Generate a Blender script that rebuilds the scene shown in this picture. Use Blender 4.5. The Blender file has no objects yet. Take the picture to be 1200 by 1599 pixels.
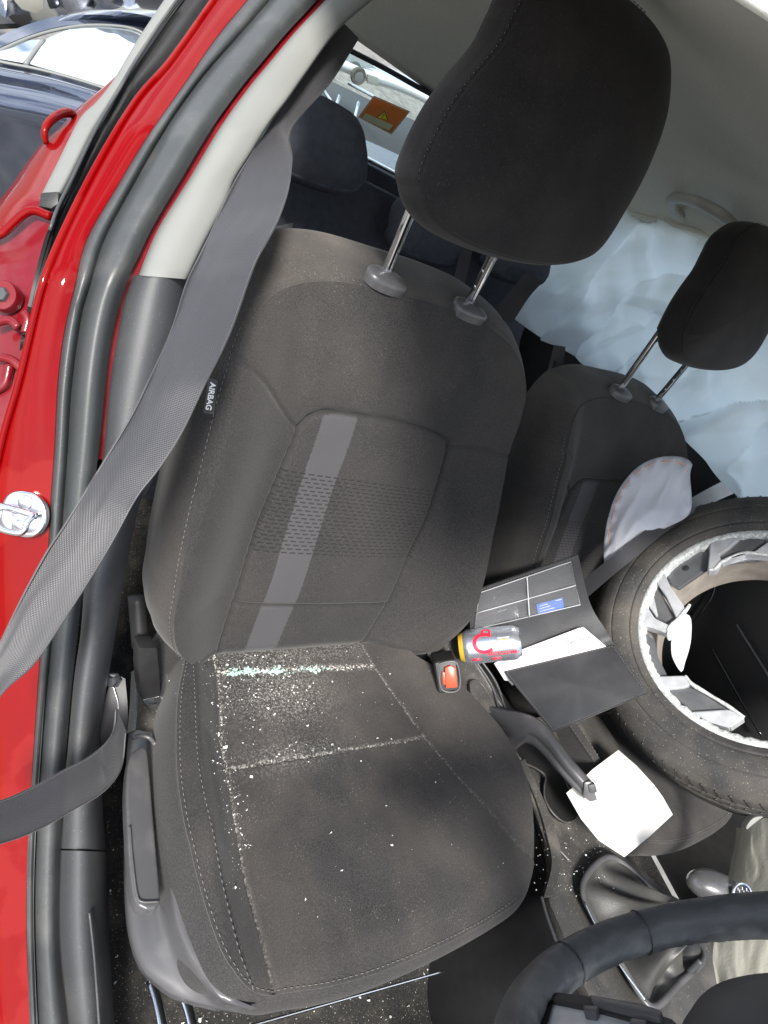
import bpy, bmesh, math, random
import numpy as np
from mathutils import Vector, Matrix, noise
random.seed(4); rng = np.random.default_rng(4)
R_ = math.radians
sc = bpy.context.scene
# ------------------------------------------------------------------ camera
CP = np.array([-.61, -.40, 1.117]); FPX = 999.6
def _cam(y, p, ro):
    y, p, ro = R_(y), R_(p), R_(ro)
    f = np.array([math.sin(y)*math.cos(p), math.cos(y)*math.cos(p), -math.sin(p)])
    r0 = np.array([math.cos(y), -math.sin(y), 0]); u0 = np.cross(r0, f)
    return math.cos(ro)*r0+math.sin(ro)*u0, -math.sin(ro)*r0+math.cos(ro)*u0, f
CR, CU, CF = _cam(52.0, 34.5, 41.7)
cd = bpy.data.cameras.new('camera'); cam = bpy.data.objects.new('camera', cd); sc.collection.objects.link(cam)
M = Matrix.Identity(4)
for i in range(3): M[i][0], M[i][1], M[i][2], M[i][3] = CR[i], CU[i], -CF[i], CP[i]
cam.matrix_world = M
cd.sensor_fit = 'VERTICAL'; cd.sensor_height = 24; cd.lens = 24*FPX/1599; cd.clip_start = .02; cd.clip_end = 500
sc.camera = cam
# ------------------------------------------------------------------ sky and sun
SUN_EL, SUN_AZ = 46, 226      # azimuth measured clockwise from +y (car rear)
w = bpy.data.worlds.new('World'); sc.world = w; w.use_nodes = True
nt = w.node_tree; bg = nt.nodes['Background']
sky = nt.nodes.new('ShaderNodeTexSky'); sky.sky_type = 'NISHITA'; sky.sun_disc = False
sky.sun_elevation = R_(SUN_EL); sky.sun_rotation = R_(SUN_AZ)
# broken cloud layer mixed over the blue sky, so the paint and glass have something to reflect
tc = nt.nodes.new('ShaderNodeTexCoord'); mp = nt.nodes.new('ShaderNodeMapping'); mp.inputs['Scale'].default_value = (1, 1, 3)
ns = nt.nodes.new('ShaderNodeTexNoise'); ns.inputs['Scale'].default_value = 2.2; ns.inputs['Detail'].default_value = 7
rp = nt.nodes.new('ShaderNodeValToRGB'); rp.color_ramp.elements[0].position = .42; rp.color_ramp.elements[1].position = .60
mx = nt.nodes.new('ShaderNodeMix'); mx.data_type = 'RGBA'; mx.inputs[7].default_value = (9.5, 9.8, 10.2, 1)
nt.links.new(tc.outputs['Generated'], mp.inputs[0]); nt.links.new(mp.outputs[0], ns.inputs[0]); nt.links.new(ns.outputs[0], rp.inputs[0])
nt.links.new(rp.outputs[0], mx.inputs[0]); nt.links.new(sky.outputs[0], mx.inputs[6]); nt.links.new(mx.outputs[2], bg.inputs[0])
bg.inputs[1].default_value = .105
ld = bpy.data.lights.new('sun', 'SUN'); ld.energy = 4.0; ld.angle = R_(12); ld.color = (1, .95, .88)
sun = bpy.data.objects.new('sun', ld); sc.collection.objects.link(sun)
sd = Vector((math.sin(R_(SUN_AZ))*math.cos(R_(SUN_EL)), math.cos(R_(SUN_AZ))*math.cos(R_(SUN_EL)), math.sin(R_(SUN_EL))))
sun.rotation_euler = sd.to_track_quat('Z', 'Y').to_euler()
vs = sc.view_settings; vs.view_transform = 'Standard'; vs.look = 'None'; vs.exposure = 1.1; vs.gamma = 1
# ------------------------------------------------------------------ pixel helpers: a pixel's ray met with a real plane
def ray(u, v): return CF+(u-600)/FPX*CR-(v-799.5)/FPX*CU
def D(u, v, d): return CP+ray(u, v)*d
def AX(u, v, i, val):
    r = ray(u, v); return CP+r*(val-CP[i])/r[i]
def ON(u, v, p, n):
    r = ray(u, v); return CP+r*(((np.array(p)-CP)@n)/(r@n))
def pj(X):
    d = np.array(X)-CP; z = d@CF; return 600+FPX*(d@CR)/z, 799.5-FPX*(d@CU)/z, z
# ------------------------------------------------------------------ materials
MATS = {}
def mat(name, col, rough=.6, metal=0., coat=0., var=.12, vs_=30., bump=0., bs=300., spec=.5, dust=0., dcol=(.32, .27, .22), ds=14., dlo=.5, dhi=.7, trans=0., sheen=0., fn=None, speck=0., alpha=1.):
    if name in MATS: return MATS[name]
    m = bpy.data.materials.new(name); m.use_nodes = True; N = m.node_tree; L = N.links; b = N.nodes['Principled BSDF']
    b.inputs['Roughness'].default_value = rough; b.inputs['Metallic'].default_value = metal
    b.inputs['Coat Weight'].default_value = coat; b.inputs['Coat Roughness'].default_value = .04
    b.inputs['Specular IOR Level'].default_value = spec; b.inputs['Sheen Weight'].default_value = sheen
    b.inputs['Transmission Weight'].default_value = trans; b.inputs['Alpha'].default_value = alpha
    tc = N.nodes.new('ShaderNodeTexCoord')
    def nz(scale, det=4, src=None):
        n = N.nodes.new('ShaderNodeTexNoise'); n.inputs['Scale'].default_value = scale; n.inputs['Detail'].default_value = det
        L.new(tc.outputs['Object'], n.inputs[0]); return n
    def mixc(f, a, c):
        x = N.nodes.new('ShaderNodeMix'); x.data_type = 'RGBA'
        for s, i in ((f, 0), (a, 6), (c, 7)):
            if isinstance(s, (tuple, list)): x.inputs[i].default_value = (*s, 1)
            elif isinstance(s, (int, float)): x.inputs[i].default_value = s
            else: L.new(s, x.inputs[i])
        return x.outputs[2]
    def ramp(s, lo, hi):
        r = N.nodes.new('ShaderNodeMapRange'); r.inputs[1].default_value = lo; r.inputs[2].default_value = hi; L.new(s, r.inputs[0]); return r.outputs[0]
    def mul(a, c):
        x = N.nodes.new('ShaderNodeMath'); x.operation = 'MULTIPLY'
        for s, i in ((a, 0), (c, 1)):
            if isinstance(s, (int, float)): x.inputs[i].default_value = s
            else: L.new(s, x.inputs[i])
        return x.outputs[0]
    c = mixc(ramp(nz(vs_, 5).outputs[0], .3, .7), tuple(x*(1-var) for x in col), tuple(x*(1+var) for x in col))
    H = dict(N=N, L=L, tc=tc, nz=nz, mixc=mixc, ramp=ramp, mul=mul, b=b)
    if dust:
        c = mixc(mul(ramp(nz(ds, 8).outputs[0], dlo, dhi), dust), c, dcol)
    if speck:
        c = mixc(mul(ramp(nz(420, 2).outputs[0], .66, .72), speck), c, (.5, .46, .4))
    hb = None
    if fn: c, hb = fn(H, c)
    L.new(c, b.inputs['Base Color'])
    if bump or hb is not None:
        bp = N.nodes.new('ShaderNodeBump'); bp.inputs['Strength'].default_value = max(bump, .5 if hb is not None else 0); bp.inputs['Distance'].default_value = .001
        L.new(hb if hb is not None else nz(bs, 3).outputs[0], bp.inputs['Height']); L.new(bp.outputs[0], b.inputs['Normal'])
    MATS[name] = m; return m
def attr(H, nm):
    a = H['N'].nodes.new('ShaderNodeAttribute'); a.attribute_name = nm; return a.outputs['Fac']
def fab_fn(H, c):
    N, L, mul, mixc, ramp, nz = (H[k] for k in ('N', 'L', 'mul', 'mixc', 'ramp', 'nz'))
    fine = nz(650, 3).outputs[0]
    c = mixc(mul(ramp(fine, .40, .72), .55), c, (.076, .073, .073))
    c = mixc(attr(H, 'stripe'), c, (.072, .070, .079))
    c = mixc(attr(H, 'gusset'), c, (.018, .018, .019))
    # soft dust drifting over the cloth
    c = mixc(mul(mul(ramp(nz(6, 9).outputs[0], .36, .72), attr(H, 'dust')), .42), c, (.115, .102, .090))
    c = mixc(mul(mul(ramp(nz(480, 3).outputs[0], .62, .72), mul(attr(H, 'dust'), ramp(nz(25, 5).outputs[0], .45, .75))), .5), c, (.34, .31, .27))
    c = mixc(mul(attr(H, 'grit'), ramp(nz(330, 4).outputs[0], .47, .62)), c, (.62, .60, .56))
    # embossed dash rows
    sp = N.nodes.new('ShaderNodeSeparateXYZ'); L.new(H['tc'].outputs['Object'], sp.inputs[0])
    def ma(op, a, b2=None):
        x = N.nodes.new('ShaderNodeMath'); x.operation = op
        for s, i in ((a, 0), (b2, 1)):
            if s is None: continue
            if isinstance(s, (int, float)): x.inputs[i].default_value = s
            else: L.new(s, x.inputs[i])
        return x.outputs[0]
    ss = ma('DIVIDE', sp.outputs[1], .0062); row = ma('FLOOR', ss); fs = ma('FRACT', ss)
    fx = ma('FRACT', ma('ADD', ma('DIVIDE', sp.outputs[0], .0145), ma('MULTIPLY', row, .43)))
    dash = ma('MULTIPLY', ma('MULTIPLY', ma('LESS_THAN', fx, .68), ma('LESS_THAN', fs, .36)), attr(H, 'band'))
    c = mixc(mul(dash, .7), c, (.012, .012, .012))
    dl = ma('MULTIPLY', ma('MULTIPLY', ma('LESS_THAN', fx, .68), ma('COMPARE', fs, .5)), attr(H, 'band'))
    h = ma('SUBTRACT', ma('MULTIPLY', fine, .35), ma('MULTIPLY', dash, 1.2))
    return c, h
FAB = mat('seat_fabric', (.0205, .0200, .0210), .92, var=.1, vs_=18, fn=fab_fn, spec=.2, sheen=.1)
def web_fn(H, c):
    N, L = H['N'], H['L']
    uv = N.nodes.new('ShaderNodeUVMap'); uv.uv_map = 'UVMap'
    sp = N.nodes.new('ShaderNodeSeparateXYZ'); L.new(uv.outputs[0], sp.inputs[0])
    def ma(op, a, b2=None):
        x = N.nodes.new('ShaderNodeMath'); x.operation = op
        for s, i in ((a, 0), (b2, 1)):
            if s is None: continue
            if isinstance(s, (int, float)): x.inputs[i].default_value = s
            else: L.new(s, x.inputs[i])
        return x.outputs[0]
    u = ma('MULTIPLY', sp.outputs[0], 22*2*math.pi); v = ma('MULTIPLY', sp.outputs[1], 2*math.pi/.0026)
    h = ma('ADD', ma('MULTIPLY', ma('SINE', ma('ADD', u, v)), .5), ma('SINE', ma('SUBTRACT', v, u)))
    c = H['mixc'](H['mul'](H['ramp'](h, -1.2, 1.4), .45), c, (.048, .048, .057))
    return c, ma('MULTIPLY', h, .22)
WEB = mat('belt_webbing', (.018, .018, .022), .42, var=.12, vs_=14, fn=web_fn, spec=.6, sheen=.2)
RED = mat('red_paint', (.16, .0002, .0008), .45, coat=.45, spec=.02, var=.04, dust=.35, dcol=(.22, .012, .010), ds=4.5, dlo=.56, dhi=.575)  # hard-edged paler blotches paint in reflection patches through the dust mask
DRED = mat('dark_red_paint', (.14, .002, .007), .35, coat=.4, spec=.3, var=.1, dust=.35, dcol=(.14, .05, .05), ds=30)
RUB = mat('grey_rubber', (.046, .051, .054), .42, var=.14, vs_=9, bump=.12, bs=700, speck=.10, dust=.3, dcol=(.17, .165, .155), ds=14)
RUBD = mat('dark_rubber', (.09, .094, .1), .5, var=.12, vs_=9, bump=.12, bs=700, dust=.4, dcol=(.17, .165, .155), ds=11)
BLK = mat('black_plastic', (.018, .018, .019), .5, var=.15, vs_=60, bump=.15, bs=900)
BLKG = mat('gloss_black', (.010, .010, .012), .18, coat=.5, var=.1)
TRIM = mat('dark_grey_trim', (.046, .049, .054), .5, var=.07, vs_=12, bump=.25, bs=1100, dust=.3, dcol=(.12, .115, .105), ds=9, speck=.12)
LTRIM = mat('pale_grey_trim', (.17, .176, .168), .55, var=.04, vs_=12, bump=.1, bs=900)
PLA = mat('dusty_grey_plastic', (.062, .060, .058), .38, var=.12, vs_=20, bump=.15, bs=1000, dust=.55, dcol=(.17, .155, .14), ds=16, speck=.5)
PLS = mat('seat_side_plastic', (.075, .075, .080), .32, var=.1, vs_=20, bump=.1, bs=1000, dust=.3, dcol=(.2, .18, .17), ds=22)
LINER = mat('headliner_cloth', (.60, .60, .54), .95, var=.07, vs_=250, bump=.3, bs=1200, spec=.1)
CHR = mat('chrome', (.82, .83, .86), .07, metal=1., var=.04)
STEEL = mat('zinc_steel', (.72, .74, .78), .24, metal=1., var=.08, vs_=60)
ALLOY = mat('machined_alloy', (.50, .52, .55), .38, metal=.3, var=.12, vs_=60, dust=.3, dcol=(.3, .28, .25), ds=40)
ALLOYD = mat('grey_painted_alloy', (.12, .125, .135), .35, metal=.3, var=.15, vs_=40, dust=.3, dcol=(.24, .2, .17), ds=30, coat=.3)
BARREL = mat('brake_dusted_barrel', (.30, .27, .24), .6, metal=.3, var=.2, vs_=30, dust=.4, dcol=(.16, .13, .10), ds=25)
BROKE = mat('fractured_metal', (.50, .52, .52), .7, metal=.2, var=.35, vs_=220, bump=1., bs=260)
TYRE = mat('muddy_tyre_rubber', (.035, .034, .035), .75, var=.2, vs_=30, bump=.4, bs=350, dust=.8, dcol=(.088, .080, .070), ds=11, dlo=.42, dhi=.66, speck=.5)
def cloth_mat(name, col, t=.55):
    m = bpy.data.materials.new(name); m.use_nodes = True; N = m.node_tree; L = N.links; out = N.nodes['Material Output']; N.nodes.remove(N.nodes['Principled BSDF'])
    tc = N.nodes.new('ShaderNodeTexCoord'); n = N.nodes.new('ShaderNodeTexNoise'); n.inputs['Scale'].default_value = 9; n.inputs['Detail'].default_value = 5
    L.new(tc.outputs['Object'], n.inputs[0])
    x = N.nodes.new('ShaderNodeMix'); x.data_type = 'RGBA'; x.inputs[6].default_value = (*[c*.93 for c in col], 1); x.inputs[7].default_value = (*col, 1); L.new(n.outputs[0], x.inputs[0])
    d = N.nodes.new('ShaderNodeBsdfDiffuse'); tr = N.nodes.new('ShaderNodeBsdfTranslucent'); mx = N.nodes.new('ShaderNodeMixShader'); mx.inputs[0].default_value = t
    bp = N.nodes.new('ShaderNodeBump'); bp.inputs['Strength'].default_value = .35; bp.inputs['Distance'].default_value = .002
    n2 = N.nodes.new('ShaderNodeTexNoise'); n2.inputs['Scale'].default_value = 55; n2.inputs['Detail'].default_value = 5; L.new(tc.outputs['Object'], n2.inputs[0]); L.new(n2.outputs[0], bp.inputs['Height'])
    for s in (d, tr): L.new(x.outputs[2], s.inputs[0]); L.new(bp.outputs[0], s.inputs['Normal'])
    L.new(d.outputs[0], mx.inputs[1]); L.new(tr.outputs[0], mx.inputs[2]); L.new(mx.outputs[0], out.inputs[0]); return m
AIRB = cloth_mat('airbag_cloth', (.88, .95, .985), .63)
AIRB2 = cloth_mat('white_airbag_cloth', (.74, .76, .82), .3)
DIRTYC = mat('dirty_beige_cloth', (.25, .245, .21), .9, var=.12, vs_=16, bump=.5, bs=300, dust=.4, dcol=(.2, .2, .16), ds=12)
CARPET = mat('floor_carpet', (.018, .0175, .017), .95, var=.5, vs_=260, bump=1., bs=500, dust=.5, dcol=(.09, .08, .065), ds=30, dlo=.5, dhi=.75, speck=.6)
DARKC = mat('dark_rear_fabric', (.060, .065, .080), .92, var=.15, vs_=60, bump=.4, bs=900, spec=.2)
DARKC2 = mat('charcoal_rear_insert', (.115, .118, .125), .92, var=.12, vs_=80, bump=.4, bs=900, spec=.2)
HRF = mat('headrest_fabric', (.0135, .012, .0135), .85, var=.35, vs_=600, bump=.4, bs=1100, spec=.25, sheen=.1, dust=.25, dcol=(.05, .046, .044), ds=13, speck=.06)
LEA = mat('black_leatherette', (.042, .043, .047), .36, var=.15, vs_=30, bump=.5, bs=650, dust=.15, dcol=(.1, .095, .09), ds=20)
STW = mat('worn_wheel_leather', (.050, .054, .058), .42, var=.15, vs_=25, bump=.35, bs=700, dust=.5, dcol=(.13, .135, .13), ds=16)
PAPER = mat('white_paper', (.60, .585, .59), .8, var=.02)
ENV = mat('white_envelope_paper', (.72, .71, .68), .8, var=.02)
THREAD = mat('grey_thread', (.14, .135, .13), .8, var=.1)
PTHREAD = mat('orange_thread', (.75, .38, .28), .8, var=.1)
GLASSCR = mat('green_glass_crumb', (.50, .74, .67), .12, var=.15, spec=.8)
WHITECR = mat('white_glass_crumb', (.72, .74, .73), .3, var=.25, spec=.8, vs_=200)
TAGW = mat('white_print', (.75, .75, .75), .6, var=.02)
REDP = mat('red_print', (.75, .02, .05), .35, var=.03)
GREYP = mat('dark_print', (.10, .11, .13), .6, var=.03)
# ------------------------------------------------------------------ object helpers
WM = {}
def meta(o, label=None, cat=None, group=None, kind=None):
    for k, v in (('label', label), ('category', cat), ('group', group), ('kind', kind)):
        if v: o[k] = v
    return o
def thing(name, label, cat, loc=(0, 0, 0), group=None):
    o = bpy.data.objects.new(name, None); o.empty_display_size = .05; sc.collection.objects.link(o)
    o.location = [float(x) for x in loc]; WM[o.name] = Matrix.Translation(o.location); return meta(o, label, cat, group)
def link(name, me, parent=None, Mw=None):
    o = bpy.data.objects.new(name, me); sc.collection.objects.link(o)
    Mw = Mw or Matrix.Identity(4); WM[o.name] = Mw
    if parent: o.parent = parent; o.matrix_basis = WM[parent.name].inverted() @ Mw
    else: o.matrix_basis = Mw
    return o
def T(v): return Matrix.Translation(Vector([float(x) for x in v]))
def mesh(name, V, F, m, parent=None, Mw=None, smooth=True, uv=None, center=True):
    V = np.asarray(V, float)
    if Mw is None and center:
        c = V.mean(0); V = V-c; Mw = T(c)
    me = bpy.data.meshes.new(name); me.from_pydata(V.tolist(), [], [list(map(int, f)) for f in F]); me.update()
    if smooth: me.polygons.foreach_set('use_smooth', [True]*len(me.polygons))
    me.materials.append(m)
    if uv is not None:
        l = me.uv_layers.new(name='UVMap'); vi = np.empty(len(me.loops), int); me.loops.foreach_get('vertex_index', vi); l.data.foreach_set('uv', np.asarray(uv)[vi].ravel())
    return link(name, me, parent, Mw)
def from_bm(name, bm, m, parent=None, Mw=None, smooth=False, ang=35):
    if smooth:
        for f in bm.faces: f.smooth = True
        for e in bm.edges:
            if len(e.link_faces) == 2 and e.calc_face_angle(0) > R_(ang): e.smooth = False
    if Mw is None and len(bm.verts):
        c = sum((v.co for v in bm.verts), Vector())/len(bm.verts)
        for v in bm.verts: v.co -= c
        Mw = Matrix.Translation(c)
    me = bpy.data.meshes.new(name); bm.to_mesh(me); bm.free(); me.materials.append(m); return link(name, me, parent, Mw)
def spl(P, n, closed=False):
    P = np.array(P, float); k = len(P)
    if k == 2 and not closed: t = np.linspace(0, 1, n)[:, None]; return P[0]*(1-t)+P[1]*t
    Q = np.vstack([P[-1:], P, P[:2]]) if closed else np.vstack([2*P[:1]-P[1:2], P, 2*P[-1:]-P[-2:-1]])
    segs = k if closed else k-1; out = []
    for i in range(segs):
        p0, p1, p2, p3 = Q[i:i+4]
        t = np.linspace(0, 1, 24, endpoint=False)[:, None]
        out.append(.5*((2*p1)+(-p0+p2)*t+(2*p0-5*p1+4*p2-p3)*t**2+(-p0+3*p1-3*p2+p3)*t**3))
    out.append((P[:1] if closed else P[-1:])); A = np.vstack(out)
    d = np.r_[0, np.cumsum(np.linalg.norm(np.diff(A, axis=0), axis=1))]
    s = np.linspace(0, d[-1], n, endpoint=not closed)
    return np.stack([np.interp(s, d, A[:, j]) for j in range(A.shape[1])], 1)
def grid_solid(G, th):
    """G: (n,m,3) grid of points -> closed thin shell."""
    n, m = G.shape[:2]
    du = np.gradient(G, axis=0); dv = np.gradient(G, axis=1); N = np.cross(du, dv); N /= (np.linalg.norm(N, axis=2, keepdims=True)+1e-12)
    toc = CP-G
    if (np.einsum('ijk,ijk->ij', N, toc)).mean() < 0: N = -N
    V = np.vstack([G.reshape(-1, 3), (G-N*th).reshape(-1, 3)]); o = n*m; F = []
    idx = np.arange(n*m).reshape(n, m)
    a, b, c, d = idx[:-1, :-1], idx[1:, :-1], idx[1:, 1:], idx[:-1, 1:]
    q = np.stack([a, b, c, d], -1).reshape(-1, 4)
    nn = np.cross(G[1, 0]-G[0, 0], G[0, 1]-G[0, 0])
    F += (q.tolist() if nn @ N[0, 0] > 0 else q[:, ::-1].tolist())
    F += ((q[:, ::-1]+o).tolist() if nn @ N[0, 0] > 0 else (q+o).tolist())
    rim = list(idx[0, :])+list(idx[1:, -1])+list(idx[-1, -2::-1])+list(idx[-2:0:-1, 0])
    for i in range(len(rim)):
        p, r = rim[i], rim[(i+1) % len(rim)]; F.append([p, r, r+o, p+o])
    return V, F
def loft(name, lines, m, parent=None, n=60, k=10, th=.003, disp=None, smooth_across=True):
    Ls = np.stack([spl(l, n) for l in lines], 1)        # n x L x 3
    if smooth_across and Ls.shape[1] > 2: G = np.stack([spl(Ls[i], k) for i in range(n)], 0)
    else:
        s = np.linspace(0, Ls.shape[1]-1, k); G = np.stack([np.stack([np.interp(s, range(Ls.shape[1]), Ls[i][:, j]) for j in range(3)], 1) for i in range(n)], 0)
    if disp is not None: G = disp(G)
    V, F = grid_solid(G, th)
    al = np.r_[0, np.cumsum(np.linalg.norm(np.diff(G[:, k//2], axis=0), axis=1))]
    uv = np.stack(np.meshgrid(al, np.linspace(0, 1, k), indexing='ij'), -1)[..., ::-1].reshape(-1, 2)
    o = mesh(name, V, F, m, parent, uv=np.vstack([uv, uv]))
    bm = bmesh.new(); bm.from_mesh(o.data); bmesh.ops.recalc_face_normals(bm, faces=bm.faces)
    for e in bm.edges:
        if len(e.link_faces) == 2 and e.calc_face_angle(0) > R_(50): e.smooth = False
    bm.to_mesh(o.data); bm.free(); return o
def tube_vf(path, rad, seg=14, n=None, closed=False, flat=1., up=None):
    P = spl(path, n, closed) if n else np.array(path, float); k = len(P)
    r = np.interp(np.linspace(0, 1, k), np.linspace(0, 1, len(rad)), rad) if hasattr(rad, '__len__') else np.full(k, rad)
    Tn = np.gradient(P, axis=0) if not closed else np.roll(P, -1, 0)-np.roll(P, 1, 0)
    Tn /= np.linalg.norm(Tn, axis=1, keepdims=True)
    a = np.array(up if up is not None else ([0, 0, 1.] if abs(Tn[0][2]) < .9 else [1., 0, 0])); V = []
    for i in range(k):
        b = np.cross(Tn[i], a); b /= np.linalg.norm(b)+1e-12; c = np.cross(b, Tn[i])
        if up is None: a = c
        for j in range(seg):
            t = 2*math.pi*j/seg; V.append(P[i]+r[i]*(math.cos(t)*b+flat*math.sin(t)*c))
    F = []
    for i in range(k if closed else k-1):
        for j in range(seg):
            i2 = (i+1) % k; j2 = (j+1) % seg; F.append([i*seg+j, i*seg+j2, i2*seg+j2, i2*seg+j])
    if not closed: F += [list(range(seg))[::-1], [(k-1)*seg+j for j in range(seg)]]
    return V, F
def tube(name, path, rad, m, parent=None, **kw):
    V, F = tube_vf(path, rad, **kw); return mesh(name, V, F, m, parent)
def multi(name, parts, m, parent=None, smooth=True, Mw=None):
    V, F = [], []
    for v, f in parts:
        o = len(V); V += [list(x) for x in v]; F += [[i+o for i in q] for q in f]
    return mesh(name, V, F, m, parent, smooth=smooth, Mw=Mw)
def prism(name, poly, dirn, m, parent=None, bev=.002, seg=2, hole=None, smooth=True):
    bm = bmesh.new(); d = Vector([float(x) for x in dirn])
    vs1 = [bm.verts.new([float(a) for a in p]) for p in poly]; f = bm.faces.new(vs1)
    r = bmesh.ops.extrude_face_region(bm, geom=[f]); bmesh.ops.translate(bm, verts=[v for v in r['geom'] if isinstance(v, bmesh.types.BMVert)], vec=d)
    bmesh.ops.recalc_face_normals(bm, faces=bm.faces)
    if bev: bmesh.ops.bevel(bm, geom=[e for e in bm.edges], offset=bev, segments=seg, affect='EDGES', profile=.6, clamp_overlap=True)
    return from_bm(name, bm, m, parent, smooth=smooth)
def box(name, c, dims, m, parent=None, rot=None, bev=.003):
    bm = bmesh.new(); bmesh.ops.create_cube(bm, size=1)
    for v in bm.verts: v.co = Vector((v.co.x*dims[0], v.co.y*dims[1], v.co.z*dims[2]))
    if bev: bmesh.ops.bevel(bm, geom=list(bm.edges), offset=bev, segments=3, affect='EDGES', profile=.6, clamp_overlap=True)
    Mw = T(c) @ (rot.to_4x4() if rot is not None else Matrix.Identity(4))
    return from_bm(name, bm, m, parent, Mw, smooth=True)
def lathe(name, prof, m, parent, Mw, seg=48, a0=0, a1=2*math.pi, jit=None):
    V, F = [], []; k = len(prof); full = abs(a1-a0-2*math.pi) < 1e-6; ns = seg if full else seg+1
    for i in range(ns):
        t = a0+(a1-a0)*i/seg
        for (r, z) in prof: V.append((r*math.cos(t), r*math.sin(t), z))
    for i in range(seg):
        i2 = (i+1) % ns
        for j in range(k-1): F.append([i*k+j, i2*k+j, i2*k+j+1, i*k+j+1])
    o = mesh(name, V, F, m, parent, Mw=Mw)
    bm = bmesh.new(); bm.from_mesh(o.data); bmesh.ops.remove_doubles(bm, verts=bm.verts, dist=1e-6); bmesh.ops.recalc_face_normals(bm, faces=bm.faces)
    for e in bm.edges:
        if len(e.link_faces) == 2 and e.calc_face_angle(0) > R_(40): e.smooth = False
    bm.to_mesh(o.data); bm.free(); return o
def frame(o, x, y):
    x = Vector([float(a) for a in x]).normalized(); y = Vector([float(a) for a in y]); z = x.cross(y).normalized(); y = z.cross(x)
    Mx = Matrix.Identity(4)
    for i in range(3): Mx[i][0], Mx[i][1], Mx[i][2], Mx[i][3] = x[i], y[i], z[i], float(o[i])
    return Mx
def text(name, s, size, Mw, m, parent=None, bend=None, ext=.0002, bold=0):
    cu = bpy.data.curves.new(name, 'FONT'); cu.body = s; cu.size = size; cu.extrude = ext; cu.offset = bold; cu.align_x = 'CENTER'; cu.align_y = 'CENTER'
    o = bpy.data.objects.new('tmp', cu); sc.collection.objects.link(o); dg = bpy.context.evaluated_depsgraph_get()
    me = bpy.data.meshes.new_from_object(o.evaluated_get(dg)); sc.collection.objects.unlink(o); bpy.data.objects.remove(o)
    if bend:
        bm = bmesh.new(); bm.from_mesh(me); bmesh.ops.triangulate(bm, faces=bm.faces)
        bmesh.ops.subdivide_edges(bm, edges=list(bm.edges), cuts=3, use_grid_fill=True)
        for v in bm.verts: v.co = Vector(bend(v.co))
        bm.to_mesh(me); bm.free()
    me.materials.clear(); me.materials.append(m); return link(name, me, parent, Mw)
def pxl(P, f): return np.array([f(*p) for p in P])
def smooth01(x): x = np.clip(x, 0, 1); return x*x*(3-2*x)
def pdist(P, line):
    """distance of points P (n,2) to a polyline"""
    L = np.array(line, float); d = np.full(len(P), 9.)
    for a, b in zip(L[:-1], L[1:]):
        ab = b-a; t = np.clip(((P-a)@ab)/(ab@ab+1e-12), 0, 1); d = np.minimum(d, np.linalg.norm(P-a-t[:, None]*ab, axis=1))
    return d
def pillow(name, bnd, hf, gus, m, parent, Mw, nr=200, na=640, attrs=None, c0=None):
    """bnd: closed 2D outline (local plane); hf(x,y)->height of the front face; gus: rows of (outward, drop) or fn(ang pts)->rows; closed solid"""
    B = spl(bnd, na, closed=True); c = np.array(c0 if c0 is not None else B.mean(0))
    r = 1-(1-np.linspace(0, 1, nr))**1.15
    XY = c+(r[:, None, None])*(B-c)[None]
    X = XY.reshape(-1, 2); Z = hf(X[:, 0], X[:, 1]); rows = [np.c_[X, Z].reshape(nr, na, 3)]
    tn = np.roll(B, -1, 0)-np.roll(B, 1, 0); tn = np.stack([tn[:, 1], -tn[:, 0]], 1); tn /= np.linalg.norm(tn, axis=1, keepdims=True)
    if ((B-c)*tn).sum() < 0: tn = -tn
    hb = rows[0][-1, :, 2]; G = gus(B) if callable(gus) else [(np.full(na, a), np.full(na, b)) for a, b in gus]
    ex = np.stack([np.c_[B+tn*a[:, None], hb-b] for a, b in G], 0); last = ex[-1]
    cap = np.stack([np.c_[c+(last[:, :2]-c)*s, last[:, 2]*(1)-.004*(1-s)] for s in (.97, .6, .2, .0)], 0)
    A = np.concatenate([rows[0], ex, cap], 0); n = A.shape[0]
    V = A.reshape(-1, 3); idx = np.arange(n*na).reshape(n, na); a = idx[:-1]; b = idx[1:]; a2 = np.roll(a, -1, 1); b2 = np.roll(b, -1, 1)
    F = np.stack([a, b, b2, a2], -1).reshape(-1, 4)
    # orientation: front must face +z
    p = V[F[na*20]]; nz_ = np.cross(p[1]-p[0], p[2]-p[0])[2]
    if nz_ < 0: F = F[:, ::-1]
    o = mesh(name, V, F, m, parent, Mw=Mw)
    if attrs:
        fr = np.zeros(len(V), bool); fr[:nr*na] = True
        for k, v in attrs(V, fr).items():
            at = o.data.attributes.new(k, 'FLOAT', 'POINT'); at.data.foreach_set('value', v.astype(np.float32))
    return o
def stitches(name, line3, m, parent, Mw, L=.004, gap=.0075, r=.0006, off=(0, 0, .0006)):
    P = np.array(line3); d = np.r_[0, np.cumsum(np.linalg.norm(np.diff(P, axis=0), axis=1))]; parts = []
    for s in np.arange(gap, d[-1]-gap, gap):
        a = np.array([np.interp(s, d, P[:, j]) for j in range(3)]); b = np.array([np.interp(s+L, d, P[:, j]) for j in range(3)])
        parts.append(tube_vf([a+off, (a+b)/2+np.array(off)*1.6, b+off], r, seg=5))
    return multi(name, parts, m, parent, Mw=Mw)
# ------------------------------------------------------------------ ground and neighbouring yard
GZ = -1.05
GRAV = mat('yard_gravel', (.17, .165, .155), .95, var=.45, vs_=8, bump=1., bs=60, dust=.6, dcol=(.08, .078, .075), ds=1.2)
V = [(-60, -40, GZ), (80, -40, GZ), (80, 90, GZ), (-60, 90, GZ)]
meta(mesh('ground', V, [[0, 1, 2, 3]], GRAV, smooth=False), kind='structure')
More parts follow.
